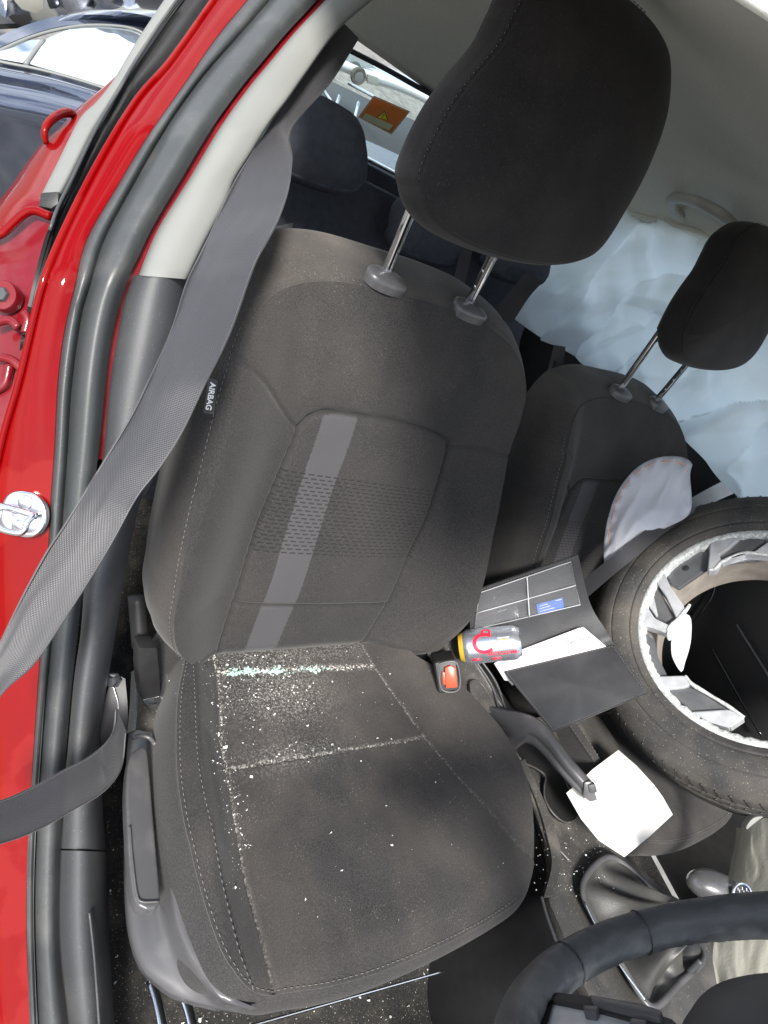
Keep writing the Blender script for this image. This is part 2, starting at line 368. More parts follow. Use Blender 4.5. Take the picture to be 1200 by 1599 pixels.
# ------------------------------------------------------------------ our car's shell
car = thing('wrecked_car', 'red hatchback shell with grey door seals, pale pillar trim and grey headliner', 'car', (0, 0, 0))
# body curves down the centre pillar, listed top to bottom
ca = [(372, -60), (326, 7), (262, 97), (210, 157), (150, 255), (94, 367), (62, 450), (28, 590), (0, 690), (-28, 830), (-45, 1000), (-60, 1200), (-70, 1400), (-75, 1640)]
cb_ = [(432, -60), (386, 0), (337, 60), (285, 135), (225, 221), (180, 296), (135, 375), (116, 450), (100, 520), (90, 600), (85, 700), (79, 783), (75, 860), (63, 1017), (55, 1133), (45, 1300), (41, 1430), (45, 1550), (50, 1640)]
cc_ = [(470, -60), (424, 0), (375, 56), (315, 124), (262, 199), (210, 289), (165, 375), (144, 442), (132, 480), (122, 540), (113, 617), (108, 700), (102, 783), (98, 840), (84, 990), (70, 1133), (58, 1302), (56, 1419), (59, 1560), (62, 1640)]
cdd = [(540, -60), (495, 0), (450, 49), (412, 94), (375, 139), (330, 202), (285, 277), (240, 352), (217, 400), (198, 440), (180, 500), (168, 567), (160, 650), (153, 717), (146, 770), (137, 850), (128, 930), (122, 990), (113, 1067), (103, 1183), (97, 1283), (92, 1419), (94, 1494), (103, 1580), (108, 1640)]
def dep(v, off=0):
    return np.interp(v, [-60, 0, 100, 200, 430, 600, 800, 1000, 1300, 1640], [.83, .80, .75, .70, .645, .66, .68, .70, .71, .71])+off
def band(name, left, right, m, parent, dl, dr, bulge, n=110, k=12, th=.004, rows=5, shift=0.):
    l = spl(left, n); r = spl(right, n); L = []
    for i in range(rows):
        t = i/(rows-1); q = l*(1-t)+r*t; o = dl*(1-t)+dr*t-bulge*math.sin(math.pi*t)**.7 if 0 < t < 1 else (dl if t == 0 else dr)
        L.append(np.array([D(u, v, dep(v, o)) for u, v in q]))
    return loft(name, L, m, parent, n=n, k=k, th=th)
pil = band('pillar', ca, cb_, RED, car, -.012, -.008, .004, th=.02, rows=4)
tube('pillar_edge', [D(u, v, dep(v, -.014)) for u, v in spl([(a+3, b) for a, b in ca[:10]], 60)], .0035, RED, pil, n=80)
# rolled lip beside the pillar face, and the two rubber seals
s1 = band('outer_door_seal', cb_, cc_, RUB, car, -.006, .004, .012, th=.006, k=14)
s2 = band('inner_door_seal', [(u-3, v) for u, v in cc_], cdd, RUB, car, .002, .006, .022, th=.01, k=16)
ce = [(cdd[i][0]+w_, cdd[i][1]) for i, w_ in zip(range(len(cdd)), [9]*9+[9, 9, 8, 7, 6, 6, 5]+[4]*20)][:14]
band('pillar_flange', [(u-6, v) for u, v in cdd][:14], [(u+4, v) for u, v in ce], DRED, car, .012, .02, 0, th=.01, k=4, rows=3)
# pale upper trim
f_ = [(650, -60), (582, 0), (527, 49), (475, 120), (449, 157), (420, 195), (390, 244), (367, 281), (352, 319), (319, 382), (293, 436)]
el = [(560, -60), (508, 0), (462, 49), (424, 94), (387, 139), (342, 202), (297, 277), (250, 352), (228, 400), (217, 430)]
def band2(name, left, right, m, parent, offs, n=90, k=24, th=.004):
    l = spl(left, n); r = spl(right, n); L = []
    for t, o in offs:
        q = l*(1-t)+r*t; L.append(np.array([D(u, v, dep(v, o)) for u, v in q]))
    return loft(name, L, m, parent, n=n, k=k, th=th)
ut = band2('upper_pillar_trim', el, f_, LTRIM, car, [(0, .02), (.02, .008), (.15, .000), (.5, .005), (.88, .018), (.98, .026), (1, .04)])
# dark lower trim running down into the sill cover
g_ = [(302, 437), (288, 520), (265, 620), (238, 720), (215, 800), (204, 850), (190, 933), (173, 1037), (163, 1100), (156, 1167), (160, 1250), (166, 1327)]
gl = [(209, 430), (194, 470), (184, 520), (171, 600), (163, 690), (157, 750), (150, 830), (134, 900), (126, 990), (115, 1067), (105, 1183), (98, 1283), (95, 1325)]
lt = band2('lower_pillar_trim', gl, g_, TRIM, car, [(0, .02), (.04, .010), (.25, .002), (.55, .008), (.8, .03), (.95, .06), (1, .09)])
g2_ = [(167, 1330), (169, 1419), (173, 1500), (182, 1640)]; gl2 = [(95, 1328), (92, 1419), (95, 1500), (112, 1640)]
st = band2('sill_trim', gl2, g2_, TRIM, car, [(0, .02), (.04, .008), (.3, -.002), (.55, .004), (.8, .03), (.95, .06), (1, .09)], n=40)
for q in (([(124, 1425), (128, 1500), (140, 1640)]), ([(140, 1425), (148, 1500), (158, 1640)])):
    tube('sill_rib', [D(u, v, dep(v, .003)) for u, v in q], .0014, TRIM, st, n=20, seg=6)
# lock striker on the pillar face
sk = thing('door_striker', 'zinc plated door striker loop bolted to the red pillar face', 'striker', D(38, 802, .664))
nrm = -CF; X_ = (D(60, 808, .66)-D(20, 798, .66)); SK = frame(D(38, 803, .661), X_, D(34, 780, .661)-D(38, 803, .661))
pl = spl([(-.0235, -.006), (-.022, .012), (-.012, .022), (.006, .0235), (.020, .014), (.0245, -.002), (.020, -.016), (.008, -.023), (-.012, -.021), (-.021, -.015)], 50, True)
def plate(name, out, rows, m, parent, Mw):
    V, F = [], []; k = len(out)
    for s, z in rows: V += [(a*s, b*s, z) for a, b in out]
    for i in range(len(rows)-1):
        for j in range(k): F.append([i*k+j, i*k+(j+1) % k, (i+1)*k+(j+1) % k, (i+1)*k+j])
    F.append([(len(rows)-1)*k+j for j in range(k)]); return mesh(name, V, F, m, parent, Mw=Mw)
plate('base_plate', pl, [(1, -.004), (1, .0015), (.95, .0028), (.8, .003), (.5, .003)], STEEL, sk, SK)
for yy in (.0125, -.0135):
    c = lathe('screw', [(0, .0055), (.0045, .0055), (.0072, .0045), (.0078, .003)], STEEL, sk, SK @ T((0, yy, 0)), seg=24)
lp = [(SK @ Vector(p)) for p in ((-.0185, .003, .002), (-.0185, .003, .014), (-.016, -.004, .019), (-.015, -.013, .019), (-.008, -.0175, .019), (.008, -.0175, .019), (.0145, -.013, .019), (.0155, -.004, .019), (.018, .003, .014), (.018, .003, .002))]
tube('loop', lp, .0032, STEEL, sk, n=60, seg=12)
tube('wire_bar', [(SK @ Vector(p)) for p in ((-.021, .004, .013), (0, .0045, .016), (.021, .003, .013))], .0034, STEEL, sk, n=20, seg=12)
# ------------------------------------------------------------------ rear door, shut face forward
door = thing('rear_door', 'shiny red rear door seen edge-on, with black window frame and bright belt moulding', 'car door', D(60, 330, .85))
da = [(u-1, v) for u, v in ca[:8]]+[(40, 540)]
fr_l = [(330, -60), (277, 0), (225, 75), (187, 139), (150, 202), (112, 281), (90, 326), (78, 360), (60, 430), (40, 520)]
def dd(v, o=0): return np.interp(v, [-60, 0, 200, 350, 520], [.98, .95, .86, .80, .78])+o
def bandf(name, left, right, m, parent, fd, offs, n=60, k=14, th=.004):
    l = spl(left, n); r = spl(right, n); L = []
    for t, o in offs:
        q = l*(1-t)+r*t; L.append(np.array([D(u, v, fd(v, o)) for u, v in q]))
    return loft(name, L, m, parent, n=n, k=k, th=th)
bandf('window_frame', fr_l, da, BLK, door, dd, [(0, .03), (.1, .0), (.3, .012), (.6, .014), (1, .03)])
tube('frame_rim', [D(u, v, dd(v, -.006)) for u, v in spl(fr_l[:8], 40)], .0022, RUB, door, n=60)
ml = [(270, -20), (215, 62), (176, 127), (150, 160), (124, 187), (86, 262), (62, 310)]; mr = [(300, -20), (226, 75), (188, 139), (166, 176), (147, 208), (111, 281), (92, 316)]
def dm(v, o=0): return np.interp(v, [-20, 100, 200, 310], [1.25, 1.08, .95, .84])+o
mo = bandf('belt_moulding', ml, mr, LTRIM, door, dm, [(0, .01), (.15, .0), (.7, .0), (1, .015)], th=.008)
prism('moulding_cap', [D(*p, .832) for p in ((63, 300), (92, 298), (91, 318), (80, 326), (60, 322))], CF*.012, BLK, door, bev=.003)
skl = [(200, 100), (165, 133), (124, 167), (95, 198), (67, 223), (40, 258), (20, 287), (0, 312), (-30, 350), (-60, 390)]
skr = [(226, 76), (182, 130), (152, 160), (126, 187), (105, 225), (88, 262), (75, 290), (64, 312), (60, 328), (40, 345)]
def ds_(v, o=0): return np.interp(v, [90, 200, 312, 390], [1.35, 1.08, .92, .85])+o
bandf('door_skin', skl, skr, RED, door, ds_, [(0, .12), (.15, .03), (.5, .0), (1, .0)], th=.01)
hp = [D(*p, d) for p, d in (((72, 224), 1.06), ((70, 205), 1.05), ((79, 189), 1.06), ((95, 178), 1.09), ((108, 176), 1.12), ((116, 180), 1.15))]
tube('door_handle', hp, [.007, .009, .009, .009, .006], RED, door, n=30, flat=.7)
# inner shut face: dark red pressed steel with hinge bolt
sf = [D(*p, d) for p, d in (((-40, 375), .83), ((45, 330), .835), ((82, 336), .83), ((84, 352), .82), ((62, 440), .80), ((28, 580), .79), ((0, 680), .78), ((-40, 720), .78))]
prism('shut_face', sf, CF*.03, DRED, door, bev=.003)
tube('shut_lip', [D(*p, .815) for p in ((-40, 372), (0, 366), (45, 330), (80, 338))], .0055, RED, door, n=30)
HG = frame(D(6, 462, .792), CR, CU)
lathe('hinge_washer', [(.006, .004), (.0175, .004), (.019, .001), (.019, -.01)], DRED, door, HG, seg=32)
lathe('hinge_bolt', [(0, .0085), (.008, .0085), (.0095, .007), (.0105, .0)], TRIM, door, HG, seg=6)
for q in ([(-10, 505), (15, 500), (30, 512)], [(-10, 556), (18, 562), (34, 576)], [(38, 488), (44, 500), (40, 520)], [(-10, 610), (8, 600), (16, 570)]):
    tube('pressed_bracket', [D(*p, .785) for p in q], .0055, DRED, door, n=14)
# ------------------------------------------------------------------ headliner, roof and rear end
def roofz(x, y):
    zc = np.interp(y, [-.9, -.3, .4, .7, 1.0, 1.15, 1.27], [1.16, 1.23, 1.24, 1.20, 1.085, 1.0, .905])
    return zc+.02*np.clip((.45-y)/.5, 0, 1)-np.where(x > .34, .15*np.abs((x-.34)/.68)**3.2, .075*np.abs((x-.34)/.68)**3)
gy = np.linspace(-.43, 1.262, 70)
def rgx(y): return np.linspace(np.interp(y, [-.36, .5, 1.0, 1.262], [-.34, -.32, -.17, -.04]), 1.01, 60)
G = np.stack([np.stack([rgx(y), np.full(60, y), roofz(rgx(y), y)], 1) for y in gy], 0)
V, F = grid_solid(G, .004); hl_ = mesh('headliner', V, F, LINER, car)
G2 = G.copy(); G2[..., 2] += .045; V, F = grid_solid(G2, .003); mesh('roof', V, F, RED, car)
tube('rear_header_seal', [AX(*p, 1, 1.258) for p in ((505, 55), (530, 70), (600, 106), (662, 141), (720, 172))], .006, BLK, car, n=20)
# seam fold in the liner ahead of the grab handle
tube('liner_crease', [(.985, y, roofz(.985, y)-.001) for y in np.linspace(.2, .95, 12)], .007, LINER, hl_, n=30)
hs_ = thing('grab_handle', 'moulded grey grab handle on the headliner above the far window', 'handle', AX(1095, 330, 0, .95))
def onroof(u, v, off):
    r = ray(u, v); t = .6
    while t < 3:
        p = CP+r*t
        if p[2] > roofz(p[0], p[1])-off and p[0] > .2: return p
        t += .002
    return p
gp = [onroof(*p, (.995-x)*.95+.010) for p, x in (((1062, 338), .99), ((1052, 326), .965), ((1048, 314), .95), ((1062, 309), .94), ((1095, 318), .935), ((1125, 334), .935), ((1143, 350), .945), ((1152, 368), .965), ((1154, 380), .99))]
tube('grip', gp, [.015, .014, .0140, .0145, .0150, .014, .015], mat('handle_plastic', (.42, .42, .39), .45), hs_, n=60, seg=16, flat=.75)
for p in ((1060, 336), (1150, 374)): box('mount', onroof(*p, .004), (.03, .03, .012), LINER, hs_, bev=.006)
# inner quarter trim blob beside the rear window
qt = [AX(*p, 1, 1.10) for p in ((470, 60), (500, 62), (524, 72), (522, 95), (510, 122), (490, 138), (468, 136), (430, 120), (430, 60))]
prism('quarter_trim', spl(qt, 40, True), (0, .05, 0), LINER, car, bev=.012, seg=4)
# rear window: strip added for the sill highlight, glass, tailgate
RT = [AX(*p, 1, 1.262) for p in ((440, 22), (700, 163))]; RB = [AX(*p, 1, 1.40) for p in ((470, 195), (760, 345))]
GLS = mat('window_glass', (.8, .9, .88), .02, trans=1., var=.01, spec=.5); GLS.node_tree.nodes['Principled BSDF'].inputs['IOR'].default_value = 1.02
gl_ = loft('rear_window', [np.array([RT[0], RB[0]]), np.array([RT[1], RB[1]])], GLS, car, n=8, k=8, th=.002, smooth_across=False)
tube('sill_highlight_strip', [AX(*p, 1, 1.385) for p in ((480, 198), (572, 247), (630, 277), (760, 344))], .007, STEEL, car, n=20)  # bright steel tube stands in for the highlight along the tailgate sill
loft('tailgate_panel', [np.array([AX(*p, 1, 1.38) for p in ((300, 110), (480, 206), (630, 286), (900, 425))]), np.array([AX(*p, 1, 1.40) for p in ((300, 420), (480, 520), (630, 600), (900, 740))])], DARKC, car, n=20, k=6, th=.03, smooth_across=False)
# warning label stuck on the glass
def gpt(u, v):
    n = np.cross(RT[1]-RT[0], RB[0]-RT[0]); n /= np.linalg.norm(n)
    if n@(CP-RT[0]) < 0: n = -n
    return ON(u, v, RT[0]+n*.003, n)
wl = thing('warning_sticker', 'orange warning sticker with a yellow triangle on the rear window', 'sticker', gpt(598, 178))
ORG = mat('orange_label', (1.0, .27, .06), .6, var=.05); YEL = mat('yellow_label', (.9, .75, .02), .6, var=.03); CRM = mat('cream_label', (.85, .78, .55), .6, var=.03); BORD = mat('pale_label_border', (.85, .62, .5), .6, var=.03)
def flat(name, pts, m, par, off=0., th=.0004):
    n = np.cross(pts[1]-pts[0], pts[2]-pts[0]); n /= np.linalg.norm(n)
    if n@(CP-pts[0]) < 0: n = -n
    return prism(name, [p+n*off for p in pts], -n*th, m, par, bev=0)
flat('border', [gpt(*p) for p in ((584, 149), (641, 174), (612, 210), (559, 183))], BORD, wl)
flat('field', [gpt(*p) for p in ((585, 152), (638, 175), (611, 207), (563, 182))], ORG, wl, .0006)
flat('blank_box', [gpt(*p) for p in ((571, 176), (614, 195), (608, 203), (566, 184))], CRM, wl, .0012)
tri = [gpt(*p) for p in ((601, 172), (607, 188), (588, 183))]; tb = flat('triangle', tri, GREYP, wl, .0012)
cg = sum(tri)/3; flat('yellow_face', [cg+(p-cg)*.78 for p in tri], YEL, wl, .0018)
mk = frame(cg+(CP-cg)*.002, tri[1]-tri[2], tri[0]-(tri[1]+tri[2])/2); text('exclamation', '!', .020, mk, GREYP, wl, bold=.0004)
# side walls
loft('passenger_door_panel', [np.array([(1.09, -1.0, .70), (1.09, .2, .72), (1.07, 1.3, .74)]), np.array([(1.09, -1.0, .0), (1.09, .2, .0), (1.07, 1.3, .0)])], BLK, car, n=30, k=10, th=.03, smooth_across=False)
for q in (((1112, 1012), (1150, 1080), (1190, 1150)), ((1150, 975), (1200, 1055), (1240, 1120)), ((1120, 900), (1110, 935), (1075, 985))):
    tube('door_panel_rib', [AX(*p, 0, 1.07) for p in q], .003, PLS if q[0][0] == 1150 else BLKG, car, n=20)
loft('quarter_panel', [np.array([(-.33, .45, .62), (-.24, .9, .60), (-.06, 1.4, .55)]), np.array([(-.34, .35, .0), (-.26, .9, .0), (-.06, 1.4, .0)])], DARKC, car, n=16, k=6, th=.03, smooth_across=False)
loft('rear_pillar', [np.array([(-.17, .95, 1.04), (-.10, 1.15, .92), (-.04, 1.3, .80)]), np.array([(-.17, 1.05, .6), (-.10, 1.2, .6), (-.03, 1.38, .6)])], LINER, car, n=12, k=6, th=.03, smooth_across=False)
loft('far_rear_pillar', [np.array([(1.0, 1.0, 1.02), (.98, 1.15, .93), (.93, 1.30, .85)]), np.array([(1.06, 1.0, .6), (1.03, 1.2, .6), (.98, 1.38, .6)])], LINER, car, n=12, k=6, th=.03, smooth_across=False)
V = []; 
gx = np.linspace(-.40, 1.07, 90); gy = np.linspace(-1.15, 1.4, 130)
def flz(x, y):
    z = .0+.004*noise.noise(Vector((x*9, y*9, 0)))+.018*max(0, noise.noise(Vector((x*4, y*4, 3))))
    if y > .35: z += .10*min(1, (y-.35)/.1)
    if abs(x-.37) < .16: z += .08*(1-((x-.37)/.16)**2)
    return z
G = np.array([[(x, y, flz(x, y)) for x in gx] for y in gy]); V, F = grid_solid(G, .01); mesh('floor_carpet', V, F, CARPET, car)
loft('sill', [np.array([(-.36, -1.15, .16), (-.36, -.2, .16), (-.36, .4, .16)]), np.array([(-.36, -1.15, 0), (-.36, -.2, 0), (-.36, .4, 0)])], BLK, car, n=20, k=4, th=.02, smooth_across=False)
# ------------------------------------------------------------------ rear bench
rb = thing('rear_bench', 'dark cloth rear bench seat behind the driver seat with its head restraints', 'car seat', (.35, .9, .2))
def bench_h(x, s):
    P = np.stack([x, s], 1); h = .012*np.cos(x*7)*0
    for ln in ([(.16, -.3), (.16, .6)], [(-.26, .34), (-.06, .24), (.10, .34)], [(-.06, .24), (-.08, -.2)], [(.55, -.3), (.56, .5)]): h = h-.006*np.exp(-(pdist(P, ln)/.005)**2)
    return h
RB0 = np.array([.36, .80, .28]); ra = R_(24); RBM = frame(RB0, (1, 0, 0), (0, math.sin(ra), math.cos(ra)))
bx = [(-.62, -.05), (-.60, .30), (-.50, .42), (-.42, .462), (-.1, .47), (.3, .47), (.55, .46), (.62, .42), (.64, .3), (.64, -.05)]
pillow('backrest', bx, bench_h, [(.006, .004), (.014, .02), (.016, .05), (.01, .09), (-.01, .11)], DARKC, rb, RBM, nr=80, na=300, c0=(0, .2))
prism('backrest_insert', [(RBM @ Vector(p)) for p in ((-.58, -.04, .003), (-.56, .26, .003), (-.50, .33, .003), (-.40, .25, .003), (-.40, -.04, .003))], (RBM.to_3x3() @ Vector((0, 0, .006))), DARKC2, rb, bev=.003)
prism('backrest_insert', [(RBM @ Vector(p)) for p in ((-.385, -.04, .003), (-.385, .245, .003), (-.23, .33, .003), (-.23, -.04, .003))], (RBM.to_3x3() @ Vector((0, 0, .006))), DARKC2, rb, bev=.003)
box('seat_cushion', (.40, .62, .26), (1.18, .46, .16), DARKC, rb, bev=.04)
def rhr(pts, dpt, th=.09):
    q = [D(u, v, d) for (u, v), d in zip(pts, dpt)]; return q
hr1 = [(432, 200), (440, 165), (462, 152), (500, 156), (540, 176), (562, 196), (571, 228), (573, 262), (568, 285), (552, 297), (525, 295), (480, 280), (440, 262), (425, 235)]
nrm_ = np.array([0, -math.cos(ra), math.sin(ra)]); pc = np.array([.053, .90, .81])
def rlocal(u, v, p, n, X, Y): P = ON(u, v, p, n)-p; return (P@X, P@Y)
Y_ = np.array([0, math.sin(ra), math.cos(ra)]); X_ = np.array([1., 0, 0])
ho_ = [rlocal(u, v, pc, nrm_, X_, Y_) for u, v in hr1]
hz = np.array(ho_)
pillow('head_restraint', ho_, lambda x, s: .025*(1-np.exp(-pdist(np.stack([x, s], 1), np.vstack([hz, hz[:1]]))/.03)), [(.004, .003), (.010, .015), (.012, .04), (.006, .07), (-.01, .085)], DARKC, rb, frame(pc, X_, Y_), nr=40, na=160)
for dx, dz_ in ((.36, -.05), (.66, .0)):
    pillow('head_restraint', [(a*.9, b*.9) for a, b in ho_], lambda x, s: .02*(1-np.exp(-pdist(np.stack([x, s], 1), hz*.9)/.03)), [(.004, .003), (.010, .015), (.012, .04), (.006, .07), (-.01, .085)], DARKC, rb, frame(pc+np.array([dx, -.02, dz_]), X_, Y_), nr=30, na=120)
def strap(name, left, right, m, parent, n=60, th=.0012, k=10, disp=None):
    """left/right: lists of (u,v,depth)"""
    l = np.array([D(*p) for p in left]); r = np.array([D(*p) for p in right]); return loft(name, [l, r], m, parent, n=n, k=k, th=th, smooth_across=False, disp=disp)
rs1 = strap('rear_seat_belt', [(723, 372, 1.60), (716, 405, 1.59), (706, 450, 1.56)], [(742, 374, 1.60), (734, 410, 1.59), (722, 462, 1.56)], WEB, None)
meta(rs1, 'narrow grey rear belt strap hanging straight down between the driver head restraint posts', 'seat belt', 'rear seat belts')
rs2 = strap('rear_seat_belt', [(822, 425, 1.65), (800, 450, 1.64), (768, 490, 1.6)], [(848, 440, 1.65), (826, 465, 1.64), (800, 505, 1.6)], WEB, None)
meta(rs2, 'slanting dark rear belt strap just right of the driver seat shoulder', 'seat belt', 'rear seat belts')
# belt with its plastic tongue standing between the two front seats
cbt = thing('centre_belt', 'grey webbing with a slotted plastic tongue between the two front backrests', 'seat belt', D(868, 580, 1.42), 'rear seat belts')
strap('webbing', [(862, 560, 1.46), (852, 620, 1.42), (836, 660, 1.38), (812, 735, 1.34)], [(882, 570, 1.46), (866, 630, 1.42), (846, 665, 1.38), (820, 745, 1.34)], WEB, cbt)
tp = [D(*p, 1.44) for p in ((866, 538), (884, 541), (880, 580), (872, 594), (860, 596), (856, 578))]
prism('tongue', tp, CF*.006, TRIM, cbt, bev=.0025)
prism('slot', [D(*p, 1.436) for p in ((864, 563), (869, 563), (867, 581), (862, 581))], CF*.004, BLK, cbt, bev=.0008)

loft('dashboard', [np.array([(-.36, -1.02, .10), (.35, -1.0, .10), (1.05, -1.02, .10)]), np.array([(-.36, -1.0, .55), (.35, -.97, .55), (1.05, -1.0, .55)]), np.array([(-.36, -1.04, .74), (.35, -1.02, .74), (1.05, -1.04, .74)]), np.array([(-.36, -1.4, .78), (.35, -1.5, .78), (1.05, -1.4, .78)])], BLK, car, n=30, k=16, th=.02)  # unseen dash and front body, added to block low light from ahead
loft('added_unseen_front_body', [np.array([(-.55, -1.3, .74), (.35, -1.5, .76), (1.15, -1.3, .74)]), np.array([(-.55, -1.3, -.2), (.35, -1.5, -.2), (1.15, -1.3, -.2)])], RED, car, n=20, k=6, th=.03, smooth_across=False)
tube('windscreen_pillar', [(1.01, -.36, 1.10), (1.04, -.8, .93), (1.06, -1.3, .76)], .03, LINER, car, n=12)
# ------------------------------------------------------------------ seats
a_ = R_(25); B0 = np.array([0, .02, .31]); BS = np.array([0, math.sin(a_), math.cos(a_)]); BN = np.array([0, -math.cos(a_), math.sin(a_)])
b_ = R_(12); C0 = np.array([0, .025, .282]); CT = np.array([0, -math.cos(b_), math.sin(b_)]); CM = np.array([0, math.sin(b_), math.cos(b_)])
MB_ = frame(B0, (1, 0, 0), BS); MC_ = frame(C0, (1, 0, 0), -CT)
def bk(u, v, h=0):
    X = ON(u, v, B0+BN*h, BN)-B0; return np.array([X[0], X@BS])
def cu_(u, v, h=0):
    X = ON(u, v, C0+CM*h, CM)-C0; return np.array([X[0], X@CT])
SEAML = np.array([(-.153, -.02), (-.157, .04), (-.172, .10), (-.188, .15), (-.205, .25), (-.220, .34), (-.227, .446)])
SEAMR = np.array([(.138, -.02), (.139, .05), (.142, .086), (.159, .208), (.178, .283), (.2, .349), (.211, .399), (.228, .432)])
def back_h(x, s):
    ax = np.abs(x); Hb = np.interp(s, [-.06, .0, .1, .3, .42, .50, .56], [.03, .055, .085, .078, .055, .018, 0])
    xi = np.where(s < .0, .135, np.interp(s, [0, .1, .35, .45, .55], [.14, .152, .148, .17, .2])); xo = np.interp(s, [-.03, .05, .1, .3, .42, .5], [.22, .262, .285, .28, .27, .25])
    u = (ax-xi)/(xo-xi); h = Hb*np.where(u < 0, 0, smooth01(np.clip(u, 0, 1)*.92)/smooth01(np.array(.92)))
    h = h+.010*np.exp(-((s-.12)/.09)**2)*np.exp(-(ax/.16)**4)            # lumbar swell
    h = h-.012*smooth01((s-.47)/.10)*np.exp(-(ax/.25)**6)
    h = h-.03*smooth01((-.0-s)/.05)
    P = np.stack([x, s], 1)
    for ln, w_, d_ in ((INS, .004, .006), (BL1, .003, .004), (BL2, .003, .004), (BL3, .003, .005)):
        h = h-d_*np.exp(-(pdist(P, ln)/w_)**2)
    dd = pdist(P, INS); h = h+.0007*np.sin(s*330+x*90)*np.exp(-dd/.009)+.0010*np.sin(x*37+s*21)*np.sin(s*29-x*13); h = h+.0025*(1-np.exp(-dd/.012))
    return h
INSP = spl([(-.156, .08), (-.157, .196), (-.144, .326), (-.141, .362), (-.114, .385), (-.05, .391), (.043, .395), (.117, .388), (.142, .368), (.158, .253), (.149, .165), (.147, .073)], 90)
INS = np.vstack([[(-.158, -.05)], INSP, [(.122, -.05)]])
BL1 = [(-.300, .45), (-.225, .409), (-.148, .355)]; BL2 = [(.142, .372), (.2, .385), (.30, .395)]; BL3 = [(-.156, .078), (.0, .075), (.147, .073)]
bpx = [(290, 1030), (272, 985), (279, 930), (287, 880), (300, 820), (318, 750), (338, 670), (360, 590), (378, 530), (400, 490), (430, 458), (480, 441), (540, 441), (620, 460), (700, 482), (760, 508), (806, 550), (822, 600), (815, 650), (798, 700), (784, 770), (772, 830), (757, 905), (738, 965), (700, 1003), (640, 1022)]
bb = []
for p in bpx:
    h = 0.
    for _ in range(12):
        q = bk(*p, h); h = float(back_h(np.array([q[0]]), np.array([q[1]]))[0])*.5+h*.5
    bb.append(q)
bb += [(.10, -.06), (-.12, -.06)]
bb = np.array(bb)
def back_gus(B):
    top = smooth01((B[:, 1]-.40)/.14); bot = smooth01((.02-B[:, 1])/.05); rows = []
    for g in (.0, .02, .06, .12, .2, .32, .45, .6, .75, .88, .96, 1.):
        gr = .0028*math.exp(-((g-.03)/.02)**2)+.002*math.exp(-((g-.6)/.03)**2)
        out = (1-top)*(.010*math.sin(math.pi*min(g*1.1, 1))+.004*g)+top*.050*math.sin(g*math.pi/2)**.9-gr
        if g > .9: out = out-(g-.9)*.08
        dep = (1-top)*.135*g+top*.10*g; out = out*(1-bot)+(-.02*g)*bot; rows.append((out, dep*(1-.3*bot)))
    return rows
def cush_h(x, t):
    P = np.stack([x, t], 1)
    xs = np.where(x < 0, -np.interp(t, SEAML[:, 1], SEAML[:, 0]), np.interp(t, SEAMR[:, 1], SEAMR[:, 0])); ax = np.abs(x)
    wd = np.where(x < 0, .052, .075); H_ = np.interp(t, [-.05, .05, .3, .42, .47], [.034, .048, .048, .030, .002])
    h = H_*np.where(x < 0, 1., .70)*smooth01((ax-xs)/wd*.9)-.006*np.exp(-(x/.13)**2-((t-.2)/.15)**2)
    h = h+.003*np.exp(-(np.abs(pdist(P, SEAML)-.02)/.02)**2)*0
    for ln, w_, d_ in ((SEAML, .0026, .005), (SEAMR, .0026, .0035), (CS1, .0025, .0035), (CS2, .0025, .003), (DST, .002, .0015)):
        h = h-d_*np.exp(-(pdist(P, ln)/w_)**2)
    h = h-.010*smooth01((t-.43)/.05)+.0012*np.sin(x*31+t*23)*np.sin(t*27-x*17)
    for ln in (CS1, CS2, SEAMR): h = h+.0007*np.sin((x+t)*300)*np.exp(-pdist(P, ln)/.008)
    return h
CS1 = [(-.157, .039), (0, .047), (.133, .057)]; CS2 = [(-.193, .195), (0, .20), (.159, .208)]
DST = np.array([cu_(*p, .028) for p in [(298, 1040), (299, 1070), (305, 1205), (332, 1330), (375, 1470), (405, 1520), (422, 1540)]])
def cush_bnd():
    L = [((283, 1035), .026), ((271, 1105), .03), ((270, 1200), .032), ((280, 1290), .032), ((303, 1380), .03), ((337, 1485), .022), ((368, 1532), .014), ((410, 1553), .0), ((450, 1552), -.008), ((520, 1540), -.01), ((600, 1516), -.01), ((700, 1472), -.01), ((770, 1434), -.01), ((815, 1402), -.006), ((838, 1365), .008),
         ((845, 1320), .018), ((838, 1265), .028), ((820, 1210), .03), ((790, 1150), .032), ((745, 1095), .032), ((700, 1055), .03), ((650, 1026), .028)]
    return np.array([cu_(u, v, h) for (u, v), h in L]+[(.16, -.05), (-.2, -.05)])
cb = cush_bnd()
def cush_gus(B):
    fr = smooth01((B[:, 1]-.38)/.08); rows = []
    for g in (0, .03, .08, .16, .3, .45, .6, .75, .88, 1.):
        gr = .002*math.exp(-((g-.05)/.03)**2)
        out = (1-fr)*(.010*math.sin(math.pi*g*.6))+fr*(.010*math.sin(math.pi*min(1, g*1.15))-.022*g**2)-gr
        rows.append((out, .10*g*(1-fr)+.072*g*fr))
    return rows
HB = [(665, 292), (664, 262), (698, 188), (738, 128), (785, 72), (812, 20), (840, -28), (900, -45), (950, -22), (1000, 14), (1034, 56), (1048, 102), (1042, 180), (1014, 260), (977, 330), (940, 386), (905, 407), (855, 411), (790, 398), (725, 372), (690, 347), (672, 320)]
hb = np.array([bk(u, v, .10) for u, v in HB])
def head_h(x, s):
    P = np.stack([x, s], 1); d = pdist(P, np.vstack([hbs, hbs[:1]])); h = .10+.030*(1-np.exp(-d/.035))
    return h
hbs = spl(hb, 120, closed=True)
